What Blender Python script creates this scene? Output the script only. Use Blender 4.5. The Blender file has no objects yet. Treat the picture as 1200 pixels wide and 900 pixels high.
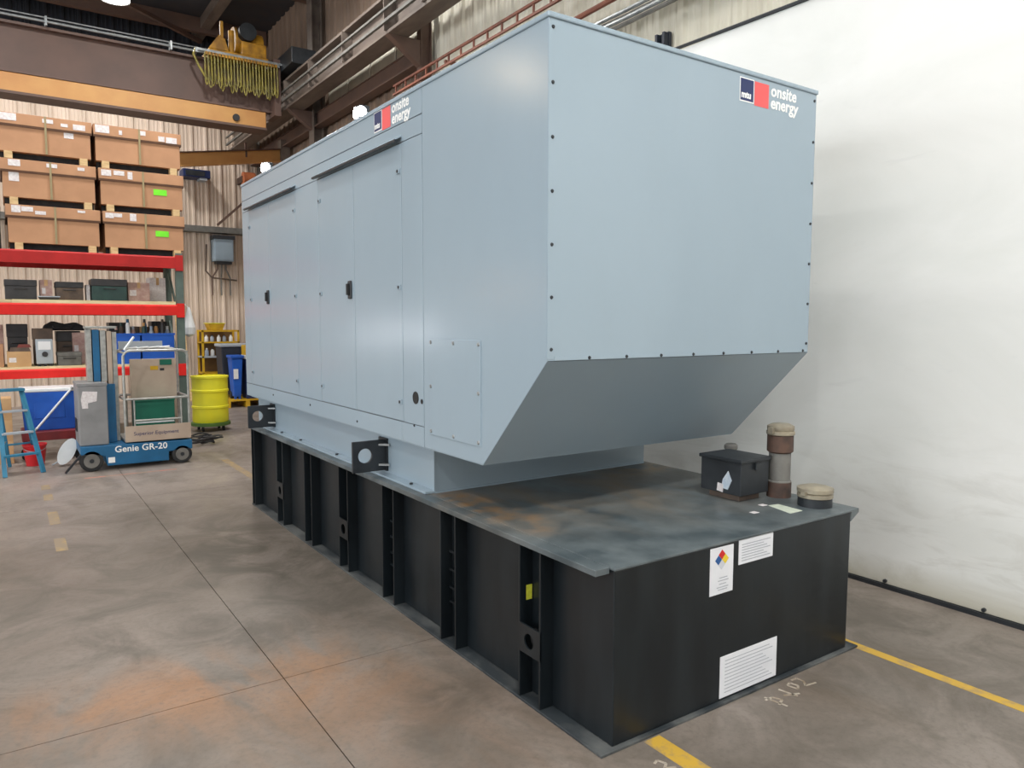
import bpy, bmesh, math, random
from mathutils import Vector, Matrix
random.seed(7)
sc = bpy.context.scene
C = sc.collection
PI = math.pi

# ------------------------------------------------------------------ camera
F_PX, YAW, PITCH, ROLL = 869.86, 0.6013, 0.0834, 0.0019
cam_d = bpy.data.cameras.new('camera'); cam = bpy.data.objects.new('camera', cam_d); C.objects.link(cam)
cam_d.sensor_fit = 'HORIZONTAL'; cam_d.sensor_width = 36.0
cam_d.lens = F_PX / 1200.0 * 36.0
cam_d.clip_start = 0.05; cam_d.clip_end = 200
fw = Vector((math.sin(YAW)*math.cos(PITCH), math.cos(YAW)*math.cos(PITCH), -math.sin(PITCH)))
r0 = Vector((math.cos(YAW), -math.sin(YAW), 0)); u0 = r0.cross(fw)
rr = r0*math.cos(ROLL) + u0*math.sin(ROLL); uu = -r0*math.sin(ROLL) + u0*math.cos(ROLL)
M = Matrix((( rr.x, uu.x, -fw.x, -1.9872), (rr.y, uu.y, -fw.y, -2.1649), (rr.z, uu.z, -fw.z, 1.75), (0, 0, 0, 1)))
cam.matrix_world = M
sc.camera = cam

# ------------------------------------------------------------------ world, exposure
w = bpy.data.worlds.new('world'); sc.world = w; w.use_nodes = True
w.node_tree.nodes['Background'].inputs[0].default_value = (0.75, 0.8, 0.85, 1)
w.node_tree.nodes['Background'].inputs[1].default_value = 0.3
sc.view_settings.view_transform = 'Standard'; sc.view_settings.look = 'None'
sc.view_settings.exposure = 0.0; sc.view_settings.gamma = 1.0
sc.view_settings.use_curve_mapping = False
LAMP_W = 97.0          # each high bay lamp
CEIL = 8.2
X_RIGHT, X_LEFT, Y_FAR, Y_BACK = 3.2, -15.0, 16.0, -9.0
# x, y, share of LAMP_W
LAMPS = [(-11.0, -4.4, 1.2), (-11.0, 1.5, .7), (-11.0, 8.5, .8),
         (-6.3, -4.2, 1.6), (-6.3, 0.6, .7), (-6.3, 5.5, .7),
         (-2.6, -4.2, 1.8), (-0.7, -2.9, 1.75), (1.2, -4.2, 1.7),
         (-2.2, 4.2, .8), (-2.4, 8.6, 1.5), (1.7, 3.6, .9), (0.7, 8.2, 2.0), (-3.4, 14.2, 1.2)]
FILL_BACK, FILL_LEFT = 200.0, 980.0   # added fill light from made-up glowing bands behind and left of the camera

# ------------------------------------------------------------------ materials
def lin(c):
    out = []
    for v in c[:3]:
        v /= 255.0
        out.append(v/12.92 if v <= 0.04045 else ((v+0.055)/1.055)**2.4)
    return (*out, 1.0)

def new_mat(name):
    m = bpy.data.materials.new(name); m.use_nodes = True
    nt = m.node_tree
    return m, nt, nt.nodes['Principled BSDF']

class NT:
    def __init__(s, nt): s.nt = nt; s.n = nt.nodes; s.l = nt.links
    def coord(s, scale=(1, 1, 1), loc=(0, 0, 0), rot=(0, 0, 0)):
        t = s.n.new('ShaderNodeTexCoord'); mp = s.n.new('ShaderNodeMapping')
        mp.inputs['Scale'].default_value = scale; mp.inputs['Location'].default_value = loc
        mp.inputs['Rotation'].default_value = rot
        s.l.new(t.outputs['Object'], mp.inputs['Vector']); return mp.outputs[0]
    def noise(s, vec, scale, detail=4, rough=0.55, dist=0.0):
        t = s.n.new('ShaderNodeTexNoise'); s.l.new(vec, t.inputs['Vector'])
        t.inputs['Scale'].default_value = scale; t.inputs['Detail'].default_value = detail
        t.inputs['Roughness'].default_value = rough; t.inputs['Distortion'].default_value = dist
        return t.outputs['Fac']
    def ramp(s, fac, a, b, va=0.0, vb=1.0):
        t = s.n.new('ShaderNodeMapRange'); s.l.new(fac, t.inputs['Value'])
        t.inputs['From Min'].default_value = a; t.inputs['From Max'].default_value = b
        t.inputs['To Min'].default_value = va; t.inputs['To Max'].default_value = vb
        return t.outputs[0]
    def mix(s, fac, a, b, mode='MIX'):
        t = s.n.new('ShaderNodeMix'); t.data_type = 'RGBA'; t.blend_type = mode
        for key, val in ((0, fac), (6, a), (7, b)):
            if hasattr(val, 'links'): s.l.new(val, t.inputs[key])
            elif key == 0: t.inputs[key].default_value = val
            else: t.inputs[key].default_value = val
        return t.outputs[2]
    def math(s, op, a, b=0.0):
        t = s.n.new('ShaderNodeMath'); t.operation = op
        for i, val in enumerate((a, b)):
            if hasattr(val, 'links'): s.l.new(val, t.inputs[i])
            else: t.inputs[i].default_value = val
        return t.outputs[0]
    def blob(s, cx, cy, rx, ry, rot=0.0, cz=0.0, rz=1e3):
        # soft elliptic mask, 1 in the middle
        vec = s.n.new('ShaderNodeTexCoord').outputs['Object']
        sub = s.n.new('ShaderNodeVectorMath'); sub.operation = 'SUBTRACT'
        s.l.new(vec, sub.inputs[0]); sub.inputs[1].default_value = (cx, cy, cz)
        mp = s.n.new('ShaderNodeMapping'); s.l.new(sub.outputs[0], mp.inputs['Vector'])
        mp.inputs['Rotation'].default_value = (0, 0, rot)
        dv = s.n.new('ShaderNodeVectorMath'); dv.operation = 'DIVIDE'
        s.l.new(mp.outputs[0], dv.inputs[0]); dv.inputs[1].default_value = (rx, ry, rz)
        ln = s.n.new('ShaderNodeVectorMath'); ln.operation = 'LENGTH'; s.l.new(dv.outputs[0], ln.inputs[0])
        return s.ramp(ln.outputs['Value'], 1.0, 0.25)
    def bump(s, bsdf, h, strength=0.2, dist=0.01):
        t = s.n.new('ShaderNodeBump'); t.inputs['Strength'].default_value = strength
        t.inputs['Distance'].default_value = dist
        s.l.new(h, t.inputs['Height']); s.l.new(t.outputs[0], bsdf.inputs['Normal'])

_mc = {}
def mat(name, c1, c2=None, scale=6.0, rough=0.6, metal=0.0, bump=0.0, stretch=(1, 1, 1), lo=0.35, hi=0.65, spec=0.5, coat=0.0):
    if name in _mc: return _mc[name]
    m, nt, b = new_mat(name); k = NT(nt)
    if c2 is None: c2 = tuple(max(0, v*0.86) for v in c1)
    v = k.coord(stretch); nz = k.noise(v, scale, 5)
    col = k.mix(k.ramp(nz, lo, hi), lin(c1), lin(c2))
    nt.links.new(col, b.inputs['Base Color'])
    b.inputs['Roughness'].default_value = rough; b.inputs['Metallic'].default_value = metal
    b.inputs['Specular IOR Level'].default_value = spec; b.inputs['Coat Weight'].default_value = coat
    if bump: k.bump(b, nz, bump, 0.01)
    _mc[name] = m; return m

def emit(name, col, strength):
    if name in _mc: return _mc[name]
    m, nt, b = new_mat(name)
    b.inputs['Base Color'].default_value = lin(col); b.inputs['Emission Color'].default_value = lin(col)
    b.inputs['Emission Strength'].default_value = strength
    _mc[name] = m; return m

# grey enclosure paint
def paint_grey():
    m, nt, b = new_mat('grey_paint'); k = NT(nt)
    n1 = k.noise(k.coord((1, 1, .5)), 1.3, 3); n2 = k.noise(k.coord((3, 3, .8)), 2.5, 5)
    col = k.mix(k.ramp(n1, .35, .7), lin((154, 171, 182)), lin((150, 167, 178)))
    col = k.mix(k.ramp(n2, .55, .8, 0, .12), col, lin((146, 161, 168)))
    nt.links.new(col, b.inputs['Base Color'])
    nt.links.new(k.ramp(n1, .3, .7, .2, .24), b.inputs['Roughness'])
    b.inputs['Specular IOR Level'].default_value = .5
    return m
GREY = paint_grey()
GREY_DK = mat('grey_seam', (92, 100, 104), (80, 88, 92), 8, .6)

def tank_paint():
    m, nt, b = new_mat('tank_black_paint'); k = NT(nt)
    n1 = k.noise(k.coord((2, 2, .35)), 3, 5); n2 = k.noise(k.coord(), 1.6, 5)
    col = k.mix(k.ramp(n1, .4, .75), lin((16, 22, 26)), lin((30, 37, 41)))
    col = k.mix(k.ramp(n2, .6, .8, 0, .5), col, lin((46, 45, 43)))
    nt.links.new(col, b.inputs['Base Color'])
    nt.links.new(k.ramp(n2, .3, .7, .3, .5), b.inputs['Roughness'])
    b.inputs['Specular IOR Level'].default_value = .45
    k.bump(b, n1, .06, .01)
    return m
TANK = tank_paint()

def tank_top():
    m, nt, b = new_mat('tank_top_dusty'); k = NT(nt)
    n1 = k.noise(k.coord((1.2, .7, 1)), 2.6, 6, .6, .4); n2 = k.noise(k.coord((1, 1, 1), (3, 1, 0)), 5, 6)
    col = k.mix(k.ramp(n2, .35, .7), lin((66, 76, 80)), lin((104, 112, 114)))
    dust = k.math('MULTIPLY', k.ramp(n1, .36, .62, 0, .85), k.blob(.75-.84, 1.15-2.5, 1.5, 1.0, .18))
    col = k.mix(dust, col, lin((128, 116, 100)))
    rust = k.math('MULTIPLY', k.ramp(n2, .45, .62), k.blob(.10-.84, 1.15-2.5, .2, .75))
    col = k.mix(rust, col, lin((150, 112, 66)))
    rust2 = k.math('MULTIPLY', k.ramp(n2, .42, .6), k.blob(1.55-.84, 1.42-2.5, .5, .22))
    col = k.mix(rust2, col, lin((140, 112, 74)))
    nt.links.new(col, b.inputs['Base Color'])
    nt.links.new(k.ramp(n1, .3, .7, .28, .55), b.inputs['Roughness'])
    return m
TANK_TOP = tank_top()

def concrete():
    m, nt, b = new_mat('stained_concrete'); k = NT(nt)
    n1 = k.noise(k.coord(), .8, 6, .6, .6); n2 = k.noise(k.coord((1, 1, 1), (9, 4, 0)), 2.3, 7, .65, .8)
    n3 = k.noise(k.coord(), 30, 5, .75); n4 = k.noise(k.coord((1, .45, 1), (2, 7, 0), (0, 0, .5)), 1.7, 6, .62, 1.0)
    col = k.mix(k.ramp(n1, .35, .65), lin((136, 126, 117)), lin((112, 104, 95)))
    col = k.mix(k.ramp(n2, .42, .66, 0, .8), col, lin((94, 87, 78)))
    # rust coloured patches on the open floor
    for (cx, cy, rx, ry, ro, c, amt) in ((-1.45, 1.5, .75, .4, .1, (156, 114, 80), .7), (-.72, 1.3, .45, .65, .3, (150, 112, 80), .7),
                                         (-.55, .45, .5, .8, .1, (126, 102, 84), .5), (-1.15, .5, .3, .6, 0, (130, 108, 88), .45),
                                         (1.3, -.25, .5, .4, 0, (112, 98, 84), .4), (-1.5, 7.2, 1.0, .3, 0, (160, 128, 116), .5)):
        f = k.math('MULTIPLY', k.ramp(n4, .40, .60), k.blob(cx, cy, rx*1.45, ry*1.45, ro))
        col = k.mix(k.math('MULTIPLY', f, amt), col, lin(c))
    # dark oily and damp patches
    for (cx, cy, rx, ry, ro, amt) in ((-.33, .8, .22, .28, .2, .7), (-.45, 3.3, .62, 1.7, -.15, .75), (-1.1, 2.1, .35, .3, .4, .35), (-.72, 1.9, .3, .4, .4, .4),
                                      (-1.55, 2.3, .4, .25, .4, .35), (-.62, .55, .22, .3, .5, .4), (2.2, -.4, .14, 2.5, .1, .35), (-1.2, 5.2, .6, .25, .1, .3)):
        f = k.math('MULTIPLY', k.ramp(n2, .34, .56), k.blob(cx, cy, rx, ry, ro))
        col = k.mix(k.math('MULTIPLY', f, amt), col, lin((82, 76, 67)))
    far = k.n.new('ShaderNodeSeparateXYZ'); k.l.new(k.coord(), far.inputs[0])
    far_pale = k.math('MULTIPLY', k.ramp(far.outputs[1], 4.0, 6.5, 0, .6), k.ramp(n4, .3, .6))
    col = k.mix(far_pale, col, lin((160, 148, 141)))          # paler towards the far end, broken up by noise
    col = k.mix(k.ramp(n3, .48, .72, 0, .5), col, lin((90, 83, 75)))
    nt.links.new(col, b.inputs['Base Color'])
    nt.links.new(k.ramp(n2, .3, .7, .32, .6), b.inputs['Roughness'])
    b.inputs['Specular IOR Level'].default_value = .4
    k.bump(b, n3, .08, .006)
    return m
CONC = concrete()

def worn_paint(name, c, thr=(.42, .56)):
    m, nt, b = new_mat(name); k = NT(nt)
    n = k.noise(k.coord(), 9, 6, .7)
    col = k.mix(k.ramp(n, *thr), lin(c), lin((140, 124, 104)))
    nt.links.new(col, b.inputs['Base Color']); b.inputs['Roughness'].default_value = .6
    return m
YLINE = worn_paint('worn_yellow_floor_paint', (196, 158, 58), (.5, .72))
YLINE2 = worn_paint('faded_yellow_floor_paint', (176, 146, 88), (.28, .5))

def white_lining():
    m, nt, b = new_mat('scuffed_white_panel'); k = NT(nt)
    n1 = k.noise(k.coord((1, .6, 1)), 1.2, 6, .6, .5); n2 = k.noise(k.coord((1, .5, 2.0)), 3.5, 6, .65, 1.0)
    col = k.mix(k.ramp(n1, .4, .7), lin((236, 236, 232)), lin((226, 227, 222)))
    sep = k.n.new('ShaderNodeSeparateXYZ'); k.l.new(k.coord(), sep.inputs[0])
    low = k.ramp(sep.outputs[2], 1.3, .05)
    col = k.mix(k.math('MULTIPLY', k.ramp(n2, .48, .66), k.math('MULTIPLY', low, .4)), col, lin((176, 172, 160)))
    skirt = k.math('MULTIPLY', k.ramp(sep.outputs[2], .22, .0), k.ramp(n1, .3, .55, .3, .9))
    col = k.mix(skirt, col, lin((176, 170, 148)))
    scuff = k.math('MULTIPLY', k.ramp(n2, .64, .74), .14)
    col = k.mix(scuff, col, lin((190, 190, 190)))
    nt.links.new(col, b.inputs['Base Color']); b.inputs['Roughness'].default_value = .5
    k.bump(b, n1, .05, .03)
    return m
WHITEWALL = white_lining()

def cladding(name, a, bcol, dirt, amt=.7):
    m, nt, b = new_mat(name); k = NT(nt)
    n1 = k.noise(k.coord((1.2, 1.2, .7)), 1.1, 6, .6); n2 = k.noise(k.coord((2.2, 2.2, .35)), 1.6, 3, .5)
    col = k.mix(k.ramp(n1, .35, .65), lin(a), lin(bcol))
    col = k.mix(k.ramp(n2, .45, .75, 0, amt), col, lin(dirt))
    nt.links.new(col, b.inputs['Base Color']); b.inputs['Roughness'].default_value = .65
    return m
CLAD_R = cladding('cream_metal_cladding', (234, 230, 214), (224, 219, 202), (180, 170, 146), .45)
CLAD_F = cladding('aged_beige_cladding', (222, 203, 186), (206, 188, 170), (172, 154, 132), .35)
CLAD_U = cladding('dark_blue_cladding', (44, 50, 60), (38, 42, 50), (52, 48, 46), .5)
CLAD_B = cladding('brown_stained_cladding', (150, 128, 110), (128, 108, 92), (96, 80, 68), .6)
CLAD_O = cladding('plain_cladding', (170, 166, 158), (158, 154, 146), (130, 124, 116), .5)
DECK = cladding('dark_roof_deck', (58, 62, 70), (50, 52, 60), (72, 62, 56), .5)

TANK_BASE = mat('dusty_base_plate', (44, 50, 54), (104, 106, 104), 5, .55, 0, 0, (1, .5, 1), .42, .72)
BLACKMET = mat('black_metal', (34, 38, 42), (44, 48, 52), 9, .45)
BLACKRUB = mat('black_rubber', (30, 30, 32), (46, 46, 46), 12, .8)
STEEL = mat('galvanised_steel', (168, 172, 172), (140, 144, 146), 12, .42, .7)
ALU = mat('brushed_aluminium', (186, 186, 180), (156, 156, 152), 14, .45, .5)
RUSTPIPE = mat('rusty_pipe', (96, 72, 60), (60, 50, 46), 9, .7)
GREYPIPE = mat('grey_pipe', (120, 118, 112), (98, 96, 92), 9, .6)
CAPMET = mat('dull_aluminium_cap', (176, 166, 144), (140, 132, 116), 11, .45, .3)
WHITEP = mat('white_print', (244, 244, 240), (238, 238, 236), 4, .5)
NAVYP = mat('navy_print', (30, 44, 92), (34, 48, 98), 4, .45)
REDP = mat('coral_red_print', (238, 92, 92), (232, 96, 96), 4, .45)
REDRACK = mat('red_rack_paint', (222, 36, 30), (206, 34, 28), 5, .6, spec=.3)
REDDARK = mat('dull_red_rack_paint', (182, 38, 36), (164, 34, 32), 5, .6, spec=.3)
GREENPOST = mat('grey_green_post_paint', (92, 108, 100), (78, 92, 86), 6, .5)
CARD = mat('brown_cardboard', (190, 143, 107), (177, 132, 98), 3, .8)
CARD2 = mat('tan_cardboard', (206, 168, 122), (190, 150, 106), 3, .8)
LIDSHADE = mat('lid_shade_brown', (92, 62, 42), (80, 54, 38), 6, .85)
WOOD = mat('pale_lumber', (220, 190, 142), (196, 164, 116), 7, .7, 0, 0, (1, 6, 6))
PLANK = mat('pale_plank', (226, 212, 168), (206, 188, 142), 6, .7, 0, 0, (1, 8, 8))
STRAP = mat('green_strap', (158, 142, 104), (146, 132, 96), 5, .5)
STICK = mat('white_sticker', (232, 228, 226), (210, 200, 200), 40, .6)
NEON = mat('neon_green_sticker', (124, 236, 44), (110, 224, 40), 8, .6)
BROWNST = mat('brown_crane_paint', (104, 80, 70), (92, 72, 64), 1.8, .55)
ORANGE = mat('orange_crane_paint', (212, 160, 96), (196, 140, 82), 1.4, .5)
YELLOWST = mat('yellow_hoist_paint', (196, 142, 34), (140, 98, 30), 6, .45)
FESTOON = mat('olive_yellow_cable', (150, 136, 44), (104, 96, 38), 7, .5)
BROWNGIRT = mat('brown_girt_paint', (106, 82, 70), (92, 74, 66), 2, .6)
RUNWAY = mat('grey_brown_runway', (120, 108, 98), (96, 84, 76), 2.5, .6, 0, 0, (2, .6, 2))
LIFTBLUE = mat('teal_blue_lift_paint', (30, 104, 150), (28, 92, 132), 4, .45)
LIFTGREY = mat('grey_lift_cover', (142, 142, 142), (128, 128, 128), 4, .55)
BLUEPL = mat('blue_plastic', (30, 96, 196), (26, 82, 176), 4, .45)
DKBLUE = mat('dark_blue_plastic', (26, 44, 92), (22, 36, 76), 4, .5)
NAVYBIN = mat('navy_bin_plastic', (44, 50, 62), (36, 42, 54), 4, .55)
GREENPL = mat('dark_green_panel', (20, 104, 82), (18, 92, 74), 4, .5)
YELLOWD = mat('yellow_drum_plastic', (246, 236, 44), (228, 226, 56), 2.2, .5)
YELLOWC = mat('yellow_cart_paint', (220, 178, 34), (190, 146, 28), 5, .5)
REDPL = mat('red_plastic', (214, 34, 42), (192, 30, 36), 4, .45)
LADDER = mat('blue_fibreglass', (50, 128, 160), (44, 112, 142), 6, .55)
TANBOARD = mat('beige_board', (186, 168, 150), (174, 154, 136), 3, .7)
DARKITEM = mat('dark_moulded_plastic', (42, 42, 44), (56, 54, 54), 6, .5)
WHITEPL = mat('white_plastic', (236, 238, 238), (222, 226, 226), 4, .4)
LGREYPL = mat('light_grey_plastic', (176, 184, 190), (160, 168, 176), 5, .5)
BROWNMIX = mat('brown_scrap', (110, 92, 78), (84, 72, 64), 8, .7)
JAR = mat('pale_blue_plastic', (176, 190, 206), (150, 164, 186), 6, .4)
TEAL = mat('dark_green_plastic', (40, 72, 66), (34, 58, 56), 6, .5)
CORNERBOX = mat('blue_grey_cabinet_paint', (150, 168, 180), (138, 154, 166), 3, .5)

# ------------------------------------------------------------------ mesh builder
class B:
    def __init__(s, org=(0, 0, 0)): s.v = []; s.f = []; s.o = Vector(org)
    def add(s, vs, fs):
        n = len(s.v); s.v += [tuple(Vector(v) - s.o) for v in vs]; s.f += [tuple(i+n for i in f) for f in fs]; return s
    def box(s, x0, x1, y0, y1, z0, z1):
        return s.add([(x0, y0, z0), (x1, y0, z0), (x1, y1, z0), (x0, y1, z0), (x0, y0, z1), (x1, y0, z1), (x1, y1, z1), (x0, y1, z1)],
                     [(3, 2, 1, 0), (4, 5, 6, 7), (0, 1, 5, 4), (1, 2, 6, 5), (2, 3, 7, 6), (3, 0, 4, 7)])
    def frustum(s, cx, cy, z0, z1, ax, ay, bx, by):
        return s.add([(cx-ax, cy-ay, z0), (cx+ax, cy-ay, z0), (cx+ax, cy+ay, z0), (cx-ax, cy+ay, z0),
                      (cx-bx, cy-by, z1), (cx+bx, cy-by, z1), (cx+bx, cy+by, z1), (cx-bx, cy+by, z1)],
                     [(3, 2, 1, 0), (4, 5, 6, 7), (0, 1, 5, 4), (1, 2, 6, 5), (2, 3, 7, 6), (3, 0, 4, 7)])
    def bar(s, p0, p1, wd, ht, up=(0, 0, 1)):
        p0 = Vector(p0); p1 = Vector(p1); d = (p1-p0).normalized(); up = Vector(up)
        sd = d.cross(up)
        if sd.length < 1e-4: sd = d.cross(Vector((0, 1, 0)))
        sd.normalize(); u = sd.cross(d).normalized()
        vs = [p + sd*a*wd/2 + u*b*ht/2 for p in (p0, p1) for a, b in ((-1, -1), (1, -1), (1, 1), (-1, 1))]
        return s.add(vs, [(0, 1, 2, 3), (7, 6, 5, 4), (4, 5, 1, 0), (5, 6, 2, 1), (6, 7, 3, 2), (7, 4, 0, 3)])
    def cyl(s, p0, p1, r, r1=None, n=14):
        r1 = r if r1 is None else r1
        p0 = Vector(p0); p1 = Vector(p1); d = (p1-p0).normalized()
        a = d.orthogonal().normalized(); b = d.cross(a)
        vs = []
        for p, q in ((p0, r), (p1, r1)):
            for i in range(n):
                t = 2*PI*i/n; vs.append(p + a*math.cos(t)*q + b*math.sin(t)*q)
        fs = [(i, (i+1) % n, n+(i+1) % n, n+i) for i in range(n)] + [tuple(range(n-1, -1, -1)), tuple(range(n, 2*n))]
        return s.add(vs, fs)
    def tube(s, pts, r, n=6):
        pts = [Vector(p) for p in pts]; vs = []; fs = []
        a = None
        for i, p in enumerate(pts):
            d = (pts[min(i+1, len(pts)-1)] - pts[max(i-1, 0)]).normalized()
            if a is None: a = d.orthogonal().normalized()
            else: a = (a - d*a.dot(d)).normalized()
            b = d.cross(a)
            for j in range(n):
                t = 2*PI*j/n; vs.append(p + a*math.cos(t)*r + b*math.sin(t)*r)
        for i in range(len(pts)-1):
            for j in range(n):
                fs.append((i*n+j, i*n+(j+1) % n, (i+1)*n+(j+1) % n, (i+1)*n+j))
        fs.append(tuple(range(n-1, -1, -1))); m = (len(pts)-1)*n; fs.append(tuple(range(m, m+n)))
        return s.add(vs, fs)
    def prism(s, poly, axis, a0, a1):
        def mk(p, a):
            return {'x': (a, p[0], p[1]), 'y': (p[0], a, p[1]), 'z': (p[0], p[1], a)}[axis]
        n = len(poly)
        vs = [mk(p, a0) for p in poly] + [mk(p, a1) for p in poly]
        return s.add(vs, [tuple(range(n)), tuple(range(2*n-1, n-1, -1))] + [(i, (i+1) % n, n+(i+1) % n, n+i)[::-1] for i in range(n)])
    def lathe(s, cx, cy, prof, n=20):
        vs = []; fs = []
        for r, z in prof:
            for i in range(n):
                t = 2*PI*i/n; vs.append((cx+r*math.cos(t), cy+r*math.sin(t), z))
        for k in range(len(prof)-1):
            for i in range(n):
                fs.append((k*n+i, k*n+(i+1) % n, (k+1)*n+(i+1) % n, (k+1)*n+i))
        fs.append(tuple(range(n-1, -1, -1))); m = (len(prof)-1)*n; fs.append(tuple(range(m, m+n)))
        return s.add(vs, fs)
    def holed(s, axis, a0, a1, u0, u1, v0, v1, cu, cv, r, n=24):
        # rectangular plate with a round hole, extruded along axis from a0 to a1
        def mk(u, v, a): return {'x': (a, u, v), 'y': (u, a, v), 'z': (u, v, a)}[axis]
        inn = []; out = []
        for i in range(n):
            t = 2*PI*(i+.5)/n; c, q = math.cos(t), math.sin(t)
            inn.append((cu+r*c, cv+r*q))
            sx = ((u1-cu) if c > 0 else (cu-u0))/max(abs(c), 1e-6); sy = ((v1-cv) if q > 0 else (cv-v0))/max(abs(q), 1e-6)
            k = min(sx, sy); out.append([cu+k*c, cv+k*q])
        for U, V in ((u0, v0), (u0, v1), (u1, v0), (u1, v1)):          # snap the nearest outer points to the corners
            j = min(range(n), key=lambda i: (out[i][0]-U)**2+(out[i][1]-V)**2); out[j] = [U, V]
        vs = [mk(*p, a) for a in (a0, a1) for p in inn] + [mk(*p, a) for a in (a0, a1) for p in out]
        fs = []
        for i in range(n):
            j = (i+1) % n
            fs += [(i, j, 2*n+j, 2*n+i), (n+i, 3*n+i, 3*n+j, n+j), (i, n+i, n+j, j), (2*n+i, 2*n+j, 3*n+j, 3*n+i)]
        return s.add(vs, fs)
    def build(s, name, m, parent=None, smooth=False, bevel=0.0, label=None, cat=None, group=None, kind=None, loc=None):
        me = bpy.data.meshes.new(name); me.from_pydata(s.v, [], s.f)
        bm = bmesh.new(); bm.from_mesh(me); bmesh.ops.recalc_face_normals(bm, faces=bm.faces); bm.to_mesh(me); bm.free()
        if smooth:
            me.polygons.foreach_set('use_smooth', [True]*len(me.polygons)); me.set_sharp_from_angle(angle=0.7)
        me.materials.append(m)
        o = bpy.data.objects.new(name, me); C.objects.link(o)
        if parent is not None: o.parent = parent
        if loc is not None: o.location = loc
        elif parent is None: o.location = s.o
        if bevel:
            md = o.modifiers.new('bevel', 'BEVEL'); md.width = bevel; md.segments = 2; md.limit_method = 'ANGLE'; md.angle_limit = .6
        tag(o, label, cat, group, kind)
        return o

def tag(o, label=None, cat=None, group=None, kind=None):
    if label: o['label'] = label
    if cat: o['category'] = cat
    if group: o['group'] = group
    if kind: o['kind'] = kind
    return o

def thing(name, label, cat, loc=(0, 0, 0), group=None, kind=None):
    o = bpy.data.objects.new(name, None); C.objects.link(o); o.location = loc; o.empty_display_size = .1
    return tag(o, label, cat, group, kind)

def dup(root, loc, rz=0.0, label=None):
    r = root.copy(); C.objects.link(r); r.location = loc; r.rotation_euler = (0, 0, rz)
    if label: r['label'] = label
    for ch in list(root.children):
        c = ch.copy(); C.objects.link(c); c.parent = r
        for g in list(ch.children):
            d = g.copy(); C.objects.link(d); d.parent = c
    return r

def share(o, name, parent, loc):
    c = bpy.data.objects.new(name, o.data); C.objects.link(c); c.parent = parent; c.location = loc; return c

def lettering(name, txt, size, m, parent, mw, bold=0.0, space=1.0, shear=0.0, ext=.0006, label=None):
    cu = bpy.data.curves.new(name, 'FONT'); cu.body = txt; cu.size = size; cu.extrude = ext; cu.offset = bold
    cu.space_character = space; cu.shear = shear; cu.resolution_u = 3
    t = bpy.data.objects.new(name+'_tmp', cu); C.objects.link(t)
    dg = bpy.context.evaluated_depsgraph_get(); me = bpy.data.meshes.new_from_object(t.evaluated_get(dg))
    bpy.data.objects.remove(t); me.materials.clear(); me.materials.append(m); me.name = name
    me.transform(mw)
    o = bpy.data.objects.new(name, me); C.objects.link(o); o.parent = parent
    if label: o['label'] = label
    return o

def frame_mat(org, u, v, pos):
    # text local x -> u, y -> v ; placed at pos, expressed relative to org
    u = Vector(u).normalized(); v = Vector(v).normalized(); n = u.cross(v); p = Vector(pos) - Vector(org)
    return Matrix(((u.x, v.x, n.x, p.x), (u.y, v.y, n.y, p.y), (u.z, v.z, n.z, p.z), (0, 0, 0, 1)))

# ------------------------------------------------------------------ the setting
floor = B().box(X_LEFT, X_RIGHT+.3, Y_BACK, Y_FAR+.3, -.2, -.012).build('floor', BLACKRUB, kind='structure')
JX = [X_LEFT, -10.12, -5.52, -.92, X_RIGHT+.3]; JY = [Y_BACK, -3.23, 1.37, 5.97, 10.57, Y_FAR+.3]
for i in range(len(JX)-1):
    for j in range(len(JY)-1):
        g = .0025
        B().box(JX[i]+g, JX[i+1]-g, JY[j]+g, JY[j+1]-g, -.012, 0).build('concrete_slab', CONC, floor)
def line(x0, x1, y0, y1, m, nm='painted_line'): B().box(x0, x1, y0, y1, 0, .0012).build(nm, m, floor)
line(.15, .24, -4.5, -.03, YLINE); line(1.735, 1.80, -5.5, .1, YLINE)
line(.23, .32, 6.2, 7.6, YLINE2)
for y0, y1 in ((4.35, 4.75), (5.25, 5.75), (6.3, 6.6), (6.85, 7.1)): line(-1.72, -1.64, y0, y1, YLINE2)
CHALK = worn_paint('white_chalk', (178, 168, 154), (.42, .62))
def chalk(strokes):
    b = B()
    for st in strokes:
        for p, q in zip(st[:-1], st[1:]): b.bar((p[0], p[1], .0008), (q[0], q[1], .0008), .011, .0016)
    b.build('chalk_mark', CHALK, floor)
chalk([[(.86, -.10), (.91, -.10), (.93, -.14), (.88, -.16)], [(.88, -.08), (.90, -.19)]])
chalk([[(1.0, -.07), (1.02, -.16)], [(.97, -.12), (1.05, -.15)]])
chalk([[(1.07, -.07), (1.10, -.06), (1.11, -.10), (1.08, -.12), (1.07, -.07)]])
chalk([[(1.13, -.05), (1.17, -.05), (1.17, -.09), (1.14, -.12), (1.21, -.13)]])
chalk([[(.075, -.165), (.10, -.155), (.115, -.19), (.085, -.21), (.13, -.23)]])
B().box(-1.3, -.35, 7.25, 7.29, 0, .001).build('painted_line', worn_paint('faded_red_floor_paint', (196, 120, 108), (.4, .6)), floor)

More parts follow.
